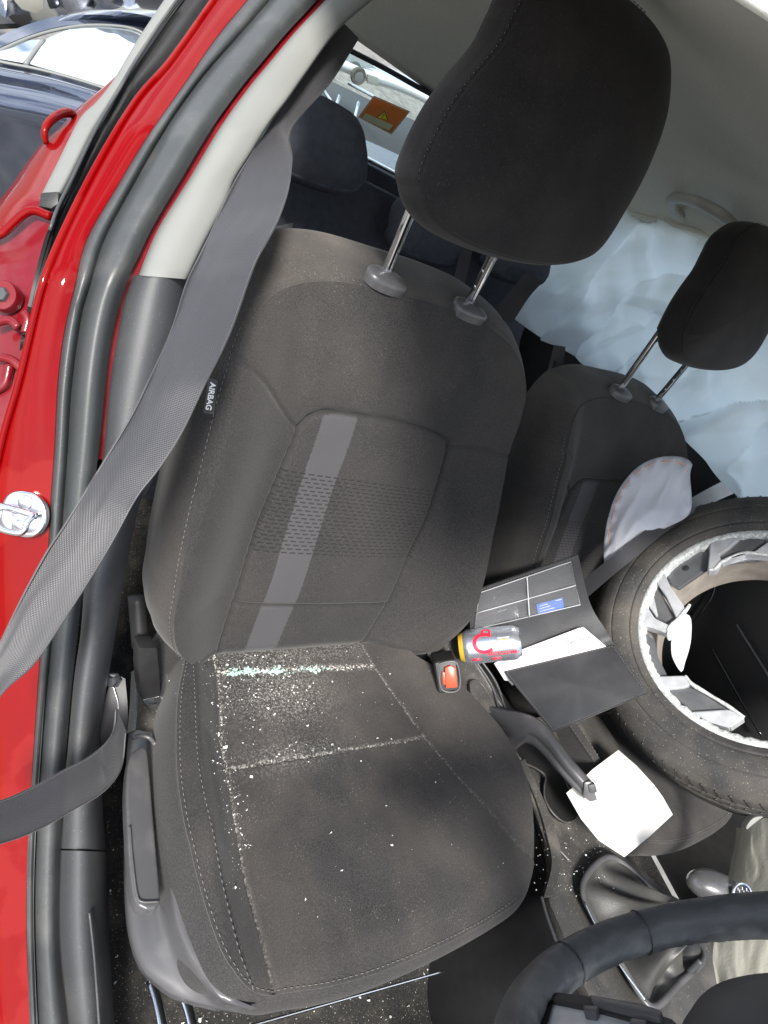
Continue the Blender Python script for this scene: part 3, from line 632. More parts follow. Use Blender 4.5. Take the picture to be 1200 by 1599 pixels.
def head_gus(B):
    rows = []
    for g in (0, .02, .05, .1, .16, .22, .3, .42, .55, .7, .82, .92, 1.):
        out = .006*math.sin(math.pi*min(g*1.0, 1)**.8)-.0016*math.exp(-((g-.02)/.015)**2)-.0012*math.exp(-((g-.24)/.03)**2)-(.02*max(0, g-.75)/.25)
        rows.append((np.full(len(B), out), np.full(len(B), .070*g)))
    return rows
SEAT = {}
def back_attrs(dusty):
    def f(V, fr):
        x, s = V[:, 0], V[:, 1]; ins = fr & (np.abs(x) < np.interp(s, [0, .08, .2, .37, .40], [.15, .156, .157, .142, .05])) & (s < .392)
        xs = -.112+0*s
        st = (ins & (x > xs) & (x < xs+.057)).astype(float)
        bd = (ins & (s > .165) & (s < .295)).astype(float)
        du = np.where(fr, .25+.5*np.exp(-((s-.5)/.12)**2), .8)*dusty
        z = V[:, 2]; gs = ((~fr) & (z < .03) & (s < .42)).astype(float)*.25
        topd = smooth01((s-.50)/.06)*(~fr)
        P2 = np.stack([x, s], 1); sm_ = 0*x
        for ln, a_ in ((INS, .9), (BL1, .5), (BL2, .5), (BL3, .7)): sm_ = np.maximum(sm_, a_*np.exp(-(pdist(P2, ln)/.0032)**2))
        gs = np.maximum(gs, sm_*fr); st = st*(1-sm_)
        return dict(stripe=st*.8, band=bd, dust=du+topd*1.3*dusty, grit=0*x, gusset=gs)
    return f
def cush_attrs(dusty):
    def f(V, fr):
        x, t = V[:, 0], -V[:, 1]; P = np.stack([x, t], 1); g = 0*x
        seam = lambda ln, w_: np.exp(-(pdist(P, ln)/w_)**2)
        if dusty:
            g = .9*seam(SEAML, .0022)*np.interp(t, [0, .2, .4], [1, .8, .3])+.75*seam(SEAMR, .0016)*np.interp(t, [0, .2, .45], [1, .8, .25])+1.0*seam(CS1, .005)+.6*seam(CS2, .003)
            inn = (x > np.interp(t, SEAML[:, 1], SEAML[:, 0])) & (x < np.interp(t, SEAMR[:, 1], SEAMR[:, 0])) & fr
            g = g+inn*(.50*np.exp(-((t-.09)/.05)**2)*np.exp(-((x+.07)/.09)**2)+.35*np.exp(-((t-.0)/.04)**2)+.3*np.exp(-((t-.19)/.025)**2)*np.exp(-((x+.1)/.08)**2))
        du = np.where(fr, .95+.5*np.exp(-(x/.17)**2-((t-.24)/.18)**2), .35)*dusty
        return dict(stripe=0*x, band=0*x, dust=du, grit=np.clip(g*.62, 0, 1), gusset=0*x)
    return f
def cushpt(x, t):
    h = cush_h(np.atleast_1d(x), np.atleast_1d(t)); return np.stack([np.atleast_1d(x), -np.atleast_1d(t), h], 1)
SREV = Matrix.Translation((0, 0, 0))
def guide(parent, u, v):
    p = ON(u, v, B0+BN*-.0165, BN)-BS*.005; n_ = BS*.78+BN*.45; p = p-BS*.002; X_ = np.array([1., 0, 0]); Y_ = np.cross(n_, X_); G = frame(p, X_, Y_)
    out = spl([(-.030, -.002), (-.022, .013), (0, .016), (.02, .014), (.030, .003), (.026, -.012), (0, -.017), (-.022, -.014)], 40, True)*1.12
    V, F = [], []; rows = [(1., -.010), (1., -.001), (.96, .004), (.8, .007), (.45, .0085), (.3, .011), (.26, .011), (.0, .011)]
    for s, z in rows: V += [(a*s, b*s, z) for a, b in out]
    for i in range(len(rows)-1):
        for j in range(40): F.append([i*40+j, i*40+(j+1) % 40, (i+1)*40+(j+1) % 40, (i+1)*40+j])
    return mesh('headrest_guide', V, F, PLS, parent, Mw=G)
def post(parent, a, b, notch=False):
    a = ON(*a, B0+BN*-.0165, BN); b = ON(*b, B0+BN*.025, BN); dr = (b-a)/np.linalg.norm(b-a); a = a-dr*.03; b = b+dr*.05
    o = tube('headrest_post', [a, b], .0070, CHR, parent, n=40, seg=24)
    if notch:
        for k in range(3):
            p = a+(b-a)*(.30+.17*k)+np.array([-.0055, -.002, .001])
            tube('notch', [p-dr*.003, p+dr*.003], [.0022, .003, .0022], STEEL, o, n=5, seg=8)
    return o
ds = thing('car_seat', 'large dusty charcoal driver seat strewn with broken glass, grey stripe down its backrest', 'car seat', (0, -.15, .1))
bo = pillow('backrest', bb, back_h, back_gus, FAB, ds, MB_, nr=210, na=660, attrs=back_attrs(1.), c0=(0.0, .26))
def bpt(P, dz=0): P = np.array(P); return np.c_[P, back_h(P[:, 0], P[:, 1])+dz]
# stitch row runs just outside the face edge on the gusset
sl = spl(bb, 400, True)[:330]; cc = sl.mean(0); ou = sl+(sl-cc)/np.linalg.norm(sl-cc, axis=1, keepdims=True)*.0035
bs_ = np.c_[ou, back_h(sl[:, 0], sl[:, 1])-.0075]
sel = sl[:, 1] > -.02
stitches('stitching', bs_[sel], THREAD, bo, MB_, L=.0038, gap=.0075, r=.0005, off=(0, 0, .0))
co = pillow('seat_cushion', cb*np.array([1, -1]), lambda x, y: cush_h(x, -y), lambda B: cush_gus(B*np.array([1, -1])), FAB, ds, MC_, nr=210, na=660, attrs=cush_attrs(1.), c0=(0, -.22))
d2 = spl(DST, 200); stitches('stitching', cushpt(d2[:, 0]-.003, d2[:, 1]), THREAD, co, MC_, r=.00045)
fs = spl(cb[:14], 260); cc = np.array([0, .22]); fo = fs+(cc-fs)/np.linalg.norm(cc-fs, axis=1, keepdims=True)*.004
stitches('edge_stitching', cushpt(fo[:, 0], fo[:, 1]), THREAD, co, MC_, r=.00045)
ho = pillow('head_restraint', hb, head_h, head_gus, HRF, ds, MB_, nr=90, na=360)
hs = spl(hb, 300, True)[:120]; ch_ = hb.mean(0); hi = hs+(hs-ch_)/np.linalg.norm(hs-ch_, axis=1, keepdims=True)*.0035
stitches('stitching', np.c_[hi, np.full(120, .0965)], BLKG, ho, MB_, r=.0006, off=(0, 0, 0))
g1 = guide(ds, 606, 428); g2 = guide(ds, 736, 476)
post(ds, (607, 416), (654, 300)); post(ds, (737, 465), (774, 392), True)
# side airbag tag sewn in the gusset seam
tg = [D(*p, .700) for p in ((326, 590), (341, 594), (334, 647), (318, 645))]
tag_ = prism('airbag_tag', tg, -BN*.001+np.array([.0015, 0, 0]), BLK, ds, bev=0)
v_ = D(333, 597, .698); w_ = D(325, 641, .698); xv = w_-v_; rt = D(337, 620, .698)-D(321, 617, .698)
text('lettering', 'AIRBAG', .0088, frame((v_+w_)/2, xv, rt*1.), TAGW, tag_, ext=.0001, bold=.0002)
# moulded side shield, lever and hinge cover
def cm(h): return lambda u, v: ON(u, v, C0+CM*h, CM)
L0 = pxl([(281, 1045), (273, 1078), (266, 1138), (264, 1203), (266, 1269), (275, 1370), (286, 1434), (304, 1479), (328, 1518), (357, 1553), (400, 1574)], cm(-.004))
L1 = pxl([(262, 1045), (258, 1080), (253, 1140), (252, 1203), (255, 1269), (264, 1370), (274, 1434), (292, 1484), (316, 1525), (346, 1560), (392, 1578)], cm(-.008))
L2 = pxl([(245, 1055), (243, 1080), (240, 1140), (240, 1203), (241, 1269), (247, 1370), (257, 1440), (276, 1496), (302, 1534), (334, 1566), (385, 1580)], cm(-.04))
L3 = pxl([(232, 1070), (230, 1100), (226, 1150), (226, 1203), (227, 1269), (231, 1380), (241, 1461), (262, 1502), (287, 1537), (322, 1569), (378, 1582)], cm(-.05))
L4 = pxl([(212, 1080), (210, 1120), (205, 1170), (201, 1240), (199, 1300), (199, 1390), (205, 1455), (221, 1506), (248, 1537), (282, 1560), (340, 1577)], cm(-.065))
L5 = pxl([(209, 1080), (205, 1120), (199, 1170), (195, 1240), (194, 1300), (194, 1390), (200, 1458), (216, 1510), (243, 1541), (278, 1563), (340, 1580)], cm(-.10))
sh = loft('side_shield', [L0, L1, L2, L3, L4, L5], PLS, ds, n=90, k=36, th=.003)
lv = [cm(.0)(*p) for p in [(206, 1175), (215, 1168), (229, 1166), (234, 1200), (239, 1260), (245, 1330), (251, 1400), (249, 1417), (232, 1420), (217, 1414), (209, 1398), (203, 1350), (199, 1290), (197, 1235), (200, 1195)]]
hl = prism('height_lever', spl(lv, 44, True), -CM*.018, PLS, ds, bev=.004, seg=4)
lip = [cm(.002)(*p) for p in [(203, 1290), (208, 1350), (214, 1396), (222, 1408), (248, 1408)]]
tube('lever_ridge', lip, .0011, PLS, hl, n=40, seg=8)
rc = [ON(*p, B0+BN*.03, BN) for p in [(218, 1012), (246, 1012), (250, 1050), (252, 1088), (221, 1095), (217, 1050)]]
rcv = prism('recliner_cover', rc, -BN*.03, BLK, ds, bev=.003)
tube('cover_highlight', [ON(*p, B0+BN*.031, BN) for p in ((221, 1094), (236, 1090), (251, 1087))], .0012, STEEL, rcv, n=10, seg=8)  # bright steel line paints the highlight on the cover's bottom edge
loft('recliner_bracket', [pxl([(205, 1050), (203, 1100), (199, 1145)], cm(-.03)), pxl([(214, 1048), (216, 1100), (212, 1140)], cm(-.02)), pxl([(222, 1095), (236, 1115), (225, 1140)], cm(-.03)), pxl([(252, 1100), (262, 1120), (255, 1150)], cm(-.03))], PLA, ds, n=20, k=14)
tube('pivot_ring', pxl([(208, 1152), (222, 1149), (235, 1153), (243, 1163)], cm(-.01)), .0028, PLS, ds, n=16)
tube('seat_back_tube', [ON(214, 930, B0-BN*.05, BN), ON(220, 1010, B0-BN*.02, BN)], .012, BLK, ds, n=8)
# rails and the slide bar under the seat
for q in ([(236, 1530), (248, 1570), (262, 1640)], [(285, 1550), (296, 1580), (310, 1640)]):
    tube('seat_rail', pxl(q, cm(-.19)), [.006, .006], STEEL, ds, n=12, flat=.6)
tube('slide_bar', pxl([(355, 1612), (692, 1517)], cm(-.09)), .0017, STEEL, ds, n=30, seg=10)
box('seat_frame', (0, -.13, .20), (.46, .40, .05), BLK, ds, bev=.01)
for sx in (-.2, .2): box('rail_leg', (sx, -.14, .09), (.035, .42, .17), BLK, ds, bev=.004)
# ------------------------------------------------------------------ passenger seat: the same seat copied across, leaned back and clean
ps = thing('car_seat', 'second charcoal cloth front seat on the passenger side, farther off, behind the loose tyre', 'car seat', (.68, -.15, .1))
PSH = Matrix.Translation((.665, -.035, -.01))
PIV = Matrix.Translation(Vector(B0.tolist()))
PB = PSH @ PIV @ Matrix.Rotation(R_(-5), 4, 'X') @ Matrix.Diagonal((.95, 1, 1, 1)) @ PIV.inverted()
PH = PB @ PIV @ Matrix.Translation((-.005, .02, .075)) @ Matrix.Diagonal((.94, .92, .9, 1)) @ PIV.inverted()
def clone(o, parent, X, deep=True):
    c = o.copy(); sc.collection.objects.link(c); Wn = X @ WM[o.name]; WM[c.name] = Wn; c.parent = parent; c.matrix_basis = WM[parent.name].inverted() @ Wn
    if deep:
        for g in list(o.children): clone(g, c, X)
    return c
PSC = Matrix.Translation((.735, -.035, -.01)) @ Matrix.Diagonal((.88, 1, 1, 1))
for o in list(ds.children):
    k = o.name.split('.')[0]
    if k == 'head_restraint': clone(o, ps, PH)
    elif k in ('backrest', 'headrest_guide', 'headrest_post'): clone(o, ps, PB)
    elif k in ('seat_cushion', 'seat_frame', 'rail_leg'): clone(o, ps, PSC)
# ------------------------------------------------------------------ glass crumbs on the driver cushion
def crumbs(name, n, pos, size, m, label, seed):
    r = np.random.default_rng(seed); V, F = [], []
    for i in range(n):
        p = pos(r)
        if p is None: continue
        s = size(r); base = len(V); k = r.integers(4, 7)
        ang = np.sort(r.uniform(0, 2*math.pi, k)); rad = s*r.uniform(.6, 1.2, k)
        hgt = s*r.uniform(.5, 1.1)
        for a, q in zip(ang, rad): V.append(p+np.array([math.cos(a)*q, math.sin(a)*q, -.0002]))
        for a, q in zip(ang, rad): V.append(p+np.array([math.cos(a+.3)*q*.7, math.sin(a+.3)*q*.7, hgt+r.uniform(-.2, .2)*s]))
        for j in range(k): F.append([base+j, base+(j+1) % k, base+k+(j+1) % k, base+k+j])
        F.append([base+k+j for j in range(k)])
    o = mesh(name, V, F, m, None, smooth=False); meta(o, label, 'glass crumbs', None, 'stuff'); return o
MCn = np.array(MC_)
def cw(x, t, dz=0):
    q = cushpt(x, t)[0]+np.array([0, 0, dz]); return MCn[:3, :3]@q+MCn[:3, 3]
def posw(r):
    m_ = r.random()
    if m_ < .50: x = r.normal(-.085, .06); t = abs(r.normal(.05, .045))+.012
    elif m_ < .66: t = r.uniform(.0, .30); x = np.interp(t, SEAML[:, 1], SEAML[:, 0])+abs(r.normal(0, .008))
    elif m_ < .78: x = r.uniform(-.15, .13); t = np.interp(x, [-.157, .133], [.039, .057])+r.normal(0, .004)
    elif m_ < .86: x = r.normal(-.1, .07); t = .195+r.normal(-.008, .010)
    elif m_ < .93: t = r.uniform(.14, .36); x = np.interp(t, SEAML[:, 1], SEAML[:, 0])-abs(r.normal(.012, .012))
    else: x = r.uniform(-.19, .24); t = r.uniform(-.01, .44)
    if t < -.01 or abs(x) > .27: return None
    return cw(x, t)
crumbs('glass_crumbs', 1150, posw, lambda r: .0004+.0013*r.random()**5+(.0016 if r.random() < .035 else 0), WHITECR, 'fine white glass crumbs and dust scattered over the dusty driver cushion', 2)
def posg(r):
    c_ = [(-.128, .007, .3), (-.058, .006, .25), (-.105, .006, .2), (.01, .035, .12), (-.075, .02, .1)][r.choice(5, p=[.3, .25, .2, .15, .1])]
    x = r.normal(c_[0], c_[1]); t = np.interp(x, [-.157, .133], [.039, .057])+r.normal(.001, .0035)
    if r.random() < .16: x = r.uniform(-.115, -.07); t = -.012+r.normal(0, .002)
    return cw(x, t, r.random()*.002)
crumbs('broken_glass', 210, posg, lambda r: .0012+.0028*r.random()**2, GLASSCR, 'pale green broken window glass lying along the rear seam of the driver cushion', 3)
# ------------------------------------------------------------------ driver belt
bl = [(520, 20), (478, 100), (440, 165), (398, 235), (367, 285), (343, 335), (318, 390), (293, 440), (267, 520), (227, 607), (200, 660), (147, 747), (100, 823), (75, 860), (37, 930), (0, 1007), (-60, 1140)]
br = [(560, 60), (515, 130), (455, 200), (456, 245), (451, 292), (437, 337), (420, 372), (397, 415), (367, 500), (347, 547), (320, 600), (283, 677), (247, 733), (213, 777), (177, 843), (143, 900), (90, 983), (50, 1040), (0, 1087), (-60, 1190)]
n_ = 90; l2 = spl(bl, n_); r2 = spl(br, n_)
def bd(v, o=0): return np.interp(v, [0, 160, 300, 430, 600, 800, 1000, 1200], [.86, .775, .68, .605, .565, .535, .52, .50])+o
tw = lambda v: np.interp(v, [150, 260, 340], [.04, .02, 0])
lL = np.array([D(u, v, bd(v)+.0) for u, v in l2]); lR = np.array([D(u, v, bd(v)+tw(v)) for u, v in r2])
lM = np.array([D(*((l2[i]+r2[i])/2), bd((l2[i][1]+r2[i][1])/2)-.002+.5*tw(l2[i][1])) for i in range(n_)])
def bdisp(G):
    n, k = G.shape[:2]
    for i in range(n):
        for j in range(k):
            G[i, j] -= CF*(.0015*math.sin(i*.19+1)+.0006*noise.noise(Vector((i*.12, j*.3, 0))))
    return G
b1 = loft('shoulder_belt', [lL, lM, lR], WEB, None, n=220, k=18, th=.0013, disp=bdisp)
meta(b1, 'wide grey driver shoulder belt stretched across the door opening over the seals', 'seat belt')
for L_ in (l2, r2):
    tube('selvedge', [D(u, v, bd(v)+(tw(v) if L_ is r2 else 0)-.0008) for u, v in L_], .0009, WEB, b1, n=160, seg=6)
tl = [(-60, 1262), (0, 1251), (50, 1230), (100, 1203), (143, 1180), (175, 1148), (182, 1105)]; tr_ = [(-60, 1325), (0, 1317), (60, 1295), (117, 1263), (160, 1237), (189, 1200), (197, 1140)]
def ld_(u): return np.interp(u, [-60, 0, 100, 160, 200], [.53, .56, .615, .665, .74])
L_ = np.array([D(u, v, ld_(u)) for u, v in spl(tl, 50)]); Rr = np.array([D(u, v, ld_(u)) for u, v in spl(tr_, 50)])
Mm = np.array([D(*p, ld_(p[0])-.003) for p in (spl(tl, 50)+spl(tr_, 50))/2])
b2 = loft('lap_belt', [L_, Mm, Rr], WEB, None, n=110, k=16, th=.0013)
meta(b2, 'short grey lap end of the driver belt curling over the sill trim', 'seat belt')
for LL in (tl, tr_): tube('selvedge', [D(u, v, ld_(u)-.0008) for u, v in spl(LL, 40)], .0009, WEB, b2, n=60, seg=6)
an = thing('belt_anchor', 'black belt anchor bracket with a bright bolt low on the centre pillar', 'bracket', D(178, 1090, .80))
loft('anchor_webbing', [np.array([D(*p) for p in ((178, 1050, .80), (160, 1110, .78), (158, 1175, .74))]), np.array([D(*p) for p in ((196, 1060, .80), (200, 1120, .79), (192, 1190, .75))])], BLK, an, n=20, k=6, th=.0015, smooth_across=False)
lathe('bolt', [(0, .010), (.006, .010), (.008, .008), (.010, 0)], STEEL, an, frame(D(178, 1062, .795), CR, CU), seg=6)
tube('spring_wire', [D(*p, .79) for p in ((176, 1070), (184, 1095), (184, 1115), (178, 1128))], .0009, STEEL, an, n=20, seg=6)
# ------------------------------------------------------------------ curtain airbag
def ac(u, v, x=1.0): return AX(u, v, 0, x)
top = [ac(*p, x) for p, x in (((948, 280), 1.), ((962, 320), 1.), ((1010, 335), 1.), ((1074, 365), 1.0), ((1140, 390), 1.0), ((1200, 405), 1.0), ((1290, 440), 1.0))]
m1 = [ac(*p, x) for p, x in (((880, 380), .97), ((905, 415), .97), ((960, 450), .99), ((1040, 500), 1.0), ((1110, 530), 1.0), ((1200, 560), 1.0), ((1290, 600), 1.0))]
m2 = [ac(*p, x) for p, x in (((832, 440), .97), ((850, 490), .96), ((920, 520), .98), ((1010, 580), 1.0), ((1100, 620), 1.0), ((1200, 660), .99), ((1290, 700), .99))]
bt = [ac(*p, x) for p, x in (((811, 474), .97), ((818, 503), .96), ((850, 532), .96), ((866, 540), .97), ((900, 556), .98), ((960, 610), 1.0), ((1040, 650), 1.0), ((1095, 700), 1.0), ((1125, 742), 1.0), ((1161, 778), 1.0), ((1200, 806), 1.0), ((1290, 880), 1.0))]
_r = np.random.default_rng(11); FOLD = [(_r.uniform(0, math.pi), _r.uniform(.15, 1.0), _r.uniform(.55, 1.05), _r.uniform(.02, .07), _r.uniform(-.034, .034)) for _ in range(34)]
def adisp(G):
    n, k = G.shape[:2]
    for a_f, y0, z0, w_f, am in FOLD:
        d_ = (G[..., 1]-y0)*math.cos(a_f)+(G[..., 2]-z0)*math.sin(a_f); e_ = -(G[..., 1]-y0)*math.sin(a_f)+(G[..., 2]-z0)*math.cos(a_f)
        G[..., 0] += am*np.maximum(0, 1-np.abs(d_)/w_f)*np.exp(-(e_/.16)**2)
    for i in range(n):
        for j in range(k):
            p = Vector(G[i, j].tolist()); a = i/n; b = j/k
            r1 = abs(noise.noise(Vector((p.y*5+p.z*3, p.z*3-p.y*2, 1)))); r2_ = noise.noise(Vector((p.y*9-p.z*12, p.z*6, 4))); r3 = abs(noise.noise(Vector((p.y*22+p.z*9, p.z*14-p.y*8, 7))))
            r4 = math.sin((p.y*.7+p.z*1.0)*34+2.5*noise.noise(Vector((p.y*4, p.z*4, 9))))
            G[i, j, 0] += -.10*(r1**.8)+.022*r2_-.012*abs(noise.noise(Vector(((p.y+p.z)*9, (p.z-p.y)*2.2, 5))))+.010*r4*smooth01((.55-p.y)/.2)
    return G
ab = loft('curtain_airbag', [top, m1, m2, bt], AIRB, None, n=200, k=110, th=.0012, disp=adisp)
meta(ab, 'deflated pale blue-white curtain airbag hanging over the far window', 'airbag')
# white side airbag hanging over the passenger backrest
sl_ = [(1078, 742), (1081, 724), (1066, 714), (1035, 713), (1008, 722), (985, 740), (963, 772), (950, 810), (944, 850), (946, 885), (962, 880), (1000, 852), (1040, 825), (1078, 800)]
spp = [D(*p, 1.33) for p in sl_]
sp_ = spl(sl_, 90, True); cen = sp_.mean(0); V, F = [], []; rings = 16
for i in range(rings+1):
    t = i/rings
    for j, p in enumerate(sp_):
        q = cen+(p-cen)*t
        d = 1.30-.030*(1-t**2)+.010*noise.noise(Vector((q[0]*.02, q[1]*.02, 0)))+.012*abs(noise.noise(Vector((q[0]*.045+q[1]*.02, q[1]*.012, 2))))+(.004*math.sin(j*1.3) if t > .85 else 0)
        V.append(D(q[0], q[1], d))
k = len(sp_)
for i in range(rings):
    for j in range(k): F.append([i*k+j, i*k+(j+1) % k, (i+1)*k+(j+1) % k, (i+1)*k+j])
o = len(V); V += [v+CF*.003 for v in V]; F += [[a+o for a in f][::-1] for f in F]
F += [[rings*k+j, rings*k+(j+1) % k, rings*k+(j+1) % k+o, rings*k+j+o] for j in range(k)]
sab = mesh('side_airbag', V, F, AIRB2); meta(sab, 'small white half-round side airbag with orange stitching on the passenger seat', 'airbag')
q = [(cen+(p-cen)*.90) for p in sp_]
tube('stitching', [D(p[0], p[1], 1.292) for p in q[2:46]], .0011, PTHREAD, sab, n=80, seg=5)
# passenger belt
pb = strap('passenger_belt', [(1215, 716, 2.0), (1142, 745, 1.62), (1060, 790, 1.34), (980, 850, 1.27), (912, 905, 1.33), (895, 925, 1.36)], [(1215, 742, 2.0), (1152, 768, 1.62), (1075, 806, 1.34), (990, 872, 1.27), (918, 932, 1.33), (900, 950, 1.36)], WEB, None)
meta(pb, 'grey passenger belt running across the white side airbag and behind the tyre', 'seat belt')
# ------------------------------------------------------------------ centre console
con = thing('centre_console', 'dusty grey plastic console between the front seats with handbrake, buckle slot and cup holder', 'console', (.36, -.3, .1))
def cz(v, o=0): return np.interp(v, [1000, 1060, 1160, 1300, 1450, 1620], [.335, .330, .325, .335, .36, .39])+o
cl_ = [(640, 985), (668, 1030), (700, 1085), (745, 1135), (790, 1190), (822, 1250), (842, 1310), (852, 1360), (846, 1400), (860, 1450), (886, 1520), (930, 1600), (950, 1640)]
cr_ = [(712, 985), (742, 1022), (768, 1062), (800, 1110), (848, 1150), (890, 1195), (935, 1260), (965, 1320), (990, 1352), (1040, 1398), (1100, 1440), (1150, 1540), (1170, 1640)]
nC = 100; a1 = spl(cl_, nC); a2 = spl(cr_, nC)
def crow(t, o): return np.array([ON(*(a1[i]*(1-t)+a2[i]*t), (0, 0, cz((a1[i]*(1-t)+a2[i]*t)[1], o)), np.array([0, 0, 1.])) for i in range(nC)])
cs = loft('console_top', [crow(0, -.03), crow(.06, -.004), crow(.14, .0), crow(.2, -.004), crow(.5, -.010), crow(.85, -.004), crow(.92, .0), crow(.97, -.004), crow(1, -.03)], PLA, con, n=nC, k=60, th=.006)
w1 = crow(0, -.025); w2 = w1.copy(); w2[:, 2] = .02; loft('console_wall', [w1, w2], BLK, con, n=60, k=8, th=.008, smooth_across=False)
w1 = crow(1, -.025); w2 = w1.copy(); w2[:, 2] = .02; loft('console_wall', [w1, w2], BLK, con, n=60, k=8, th=.008, smooth_across=False)
def cp(u, v, o=.0): return ON(u, v, (0, 0, cz(v, o)), np.array([0, 0, 1.]))
# flat plates with raised rims; the cup holder's black paints its hollow's shade
def rimmed_plate(name, px, o=.001, m=BLK):
    q = spl([cp(u, v, o) for u, v in px], 50, True); f = prism(name, q, (0, 0, -.006), m, con, bev=0); tube(name+'_rim', list(q), .0016, PLA, con, closed=True, n=80, seg=8); return f
rimmed_plate('storage_slot', [(735, 1066), (747, 1064), (757, 1074), (768, 1092), (775, 1108), (768, 1112), (748, 1108), (738, 1090)], .002, PLA)
rimmed_plate('cup_holder', [(806, 1172), (816, 1158), (840, 1168), (860, 1182), (876, 1200), (884, 1222), (896, 1245), (905, 1262), (900, 1278), (884, 1284), (866, 1272), (852, 1250), (850, 1230), (852, 1212), (838, 1200), (818, 1190)], .004, mat('hollow_shade_black', (.004, .004, .004), .8))
for q in ([(716, 1000), (745, 1035), (768, 1070), (780, 1108)], [(724, 998), (752, 1032), (775, 1066), (790, 1108)], [(808, 1182), (826, 1210), (840, 1250), (862, 1310), (890, 1345)], [(846, 1400), (856, 1435), (882, 1505)]):
    tube('console_ridge', [cp(u, v, .002) for u, v in q], .0022, PLS, con, n=40, seg=8)
loft('side_gap_cover', [np.array([cp(u, v, .006) for u, v in ((812, 1190), (838, 1250), (856, 1310), (862, 1350), (850, 1400))]), np.array([cp(u, v, .010) for u, v in ((820, 1185), (850, 1250), (872, 1310), (876, 1352), (864, 1398))])], PLA, con, n=30, k=6, th=.003, smooth_across=False)
prism('armrest_base', [ON(*p, (0, 0, .335), np.array([0, 0, 1.])) for p in ((815, 1125), (925, 1100), (975, 1175), (985, 1215), (900, 1240), (870, 1190))], (0, 0, -.10), PLA, con, bev=.004)
# handbrake
hb1 = spl([D(*p) for p in ((750, 1101, 1.20), (800, 1125, 1.15), (840, 1150, 1.11), (870, 1178, 1.08), (895, 1208, 1.06), (915, 1232, 1.045), (928, 1245, 1.04))], 40)
top_ = spl([(747, 1098), (785, 1106), (823, 1114), (848, 1128), (868, 1150), (893, 1184), (925, 1220)], 40); bot_ = spl([(766, 1130), (788, 1165), (803, 1172), (824, 1160), (850, 1180), (880, 1215), (912, 1248)], 40)
hd = spl([(0, 1.20), (1, 1.16), (2, 1.12), (3, 1.09), (4, 1.065), (5, 1.05), (6, 1.04)], 40)[:, 1]
Lh = []
for t, o in ((0, .022), (.04, .006), (.15, 0), (.4, -.004), (.62, -.002), (.68, .002), (.95, .004), (1, .022)):
    Lh.append(np.array([D(*(top_[i]*(1-t)+bot_[i]*t), hd[i]+o) for i in range(40)]))
hk = loft('handbrake_lever', Lh, PLS, con, n=80, k=34, th=.008)
bt_ = [D(*p, 1.035) for p in ((912, 1222), (924, 1220), (929, 1235), (934, 1250), (922, 1253), (912, 1245))]; prism('release_button', bt_, CF*.012, PLS, hk, bev=.003)
bt_ = [D(*p, 1.032) for p in ((918, 1226), (930, 1224), (934, 1238), (922, 1240))]; prism('button_tip', bt_, CF*.012, TRIM, hk, bev=.003)
# buckle with red release
bk_ = thing('belt_buckle', 'black seat belt buckle with a red press button by the driver cushion', 'buckle', D(698, 1058, 1.18))
ax_ = D(699, 1030, 1.17)-D(702, 1074, 1.17); bx_ = D(714, 1052, 1.17)-D(686, 1056, 1.17); BKM = frame(D(701, 1054, 1.12), bx_, ax_)
box('housing', BKM @ Vector((-.003, 0, -.03)), (.040, .056, .075), BLK, bk_, rot=BKM.to_3x3(), bev=.006)
tube('clear_rim', [BKM @ Vector(p) for p in ((-.015, -.022, .008), (.014, -.024, .008), (.016, .02, .008), (-.010, .024, .008), (-.016, .015, .008))], .0016, PLS, bk_, closed=True, n=50, seg=8)
prism('red_button', [BKM @ Vector(p) for p in ((-.009, -.018, .016), (.011, -.019, .016), (.0125, .014, .016), (.004, .020, .016), (-.006, .017, .016))], BKM.to_3x3() @ Vector((0, 0, -.012)), mat('red_button_plastic', (.85, .06, .02), .35, var=.03), bk_, bev=.002)
prism('button_step', [BKM @ Vector(p) for p in ((-.013, -.010, .013), (-.006, -.016, .013), (-.006, .008, .013), (-.011, .010, .013))], BKM.to_3x3() @ Vector((0, 0, -.006)), MATS['red_button_plastic'], bk_, bev=.001)
prism('buckle_bracket', [D(*p, 1.20) for p in ((668, 1045), (690, 1040), (700, 1090), (690, 1092), (668, 1065))], CF*.01, BLK, bk_, bev=.002)
# ------------------------------------------------------------------ gear gaiter and lever
gs = thing('gear_lever', 'black gear knob with a chrome ringed shift pattern above a creased leather gaiter', 'gear lever', D(1000, 1450, 1.1))
ringp = [(913, 1399), (920, 1366), (951, 1340), (984, 1357), (1032, 1402), (1072, 1446), (1098, 1492), (1062, 1532), (1026, 1568), (1004, 1556), (975, 1510), (938, 1450)]
rg = spl([cp(u, v, .012) for u, v in ringp], 96, True); ctr = rg.mean(0)
tube('gaiter_frame', list(ctr+(rg-ctr)*1.02), .005, PLS, gs, closed=True, n=120, seg=10, flat=.7)
tube('chrome_trim', [cp(u, v, .016) for u, v in ((914, 1410), (933, 1448), (972, 1512), (1008, 1562))], .0016, CHR, gs, n=40, seg=8)
neck = D(1082, 1432, .96); V, F = [], []; k = 96; NR = 26
for i in range(NR+1):
    t = i/NR
    for j in range(k):
        base = rg[j]; a = 2*math.pi*j/k
        p = base*(1-t)+(neck+.018*np.array([math.cos(a), math.sin(a), 0]))*t
        sag = math.sin(math.pi*t); fold = .010*math.sin(5*a+3*t)+.006*math.sin(9*a-4*t+1)
        p = p+np.array([0, 0, 1.])*(-.035*sag+fold*sag)+(base-ctr)*.16*sag*(1-t); V.append(p)
for i in range(NR):
    for j in range(k): F.append([i*k+j, i*k+(j+1) % k, (i+1)*k+(j+1) % k, (i+1)*k+j])
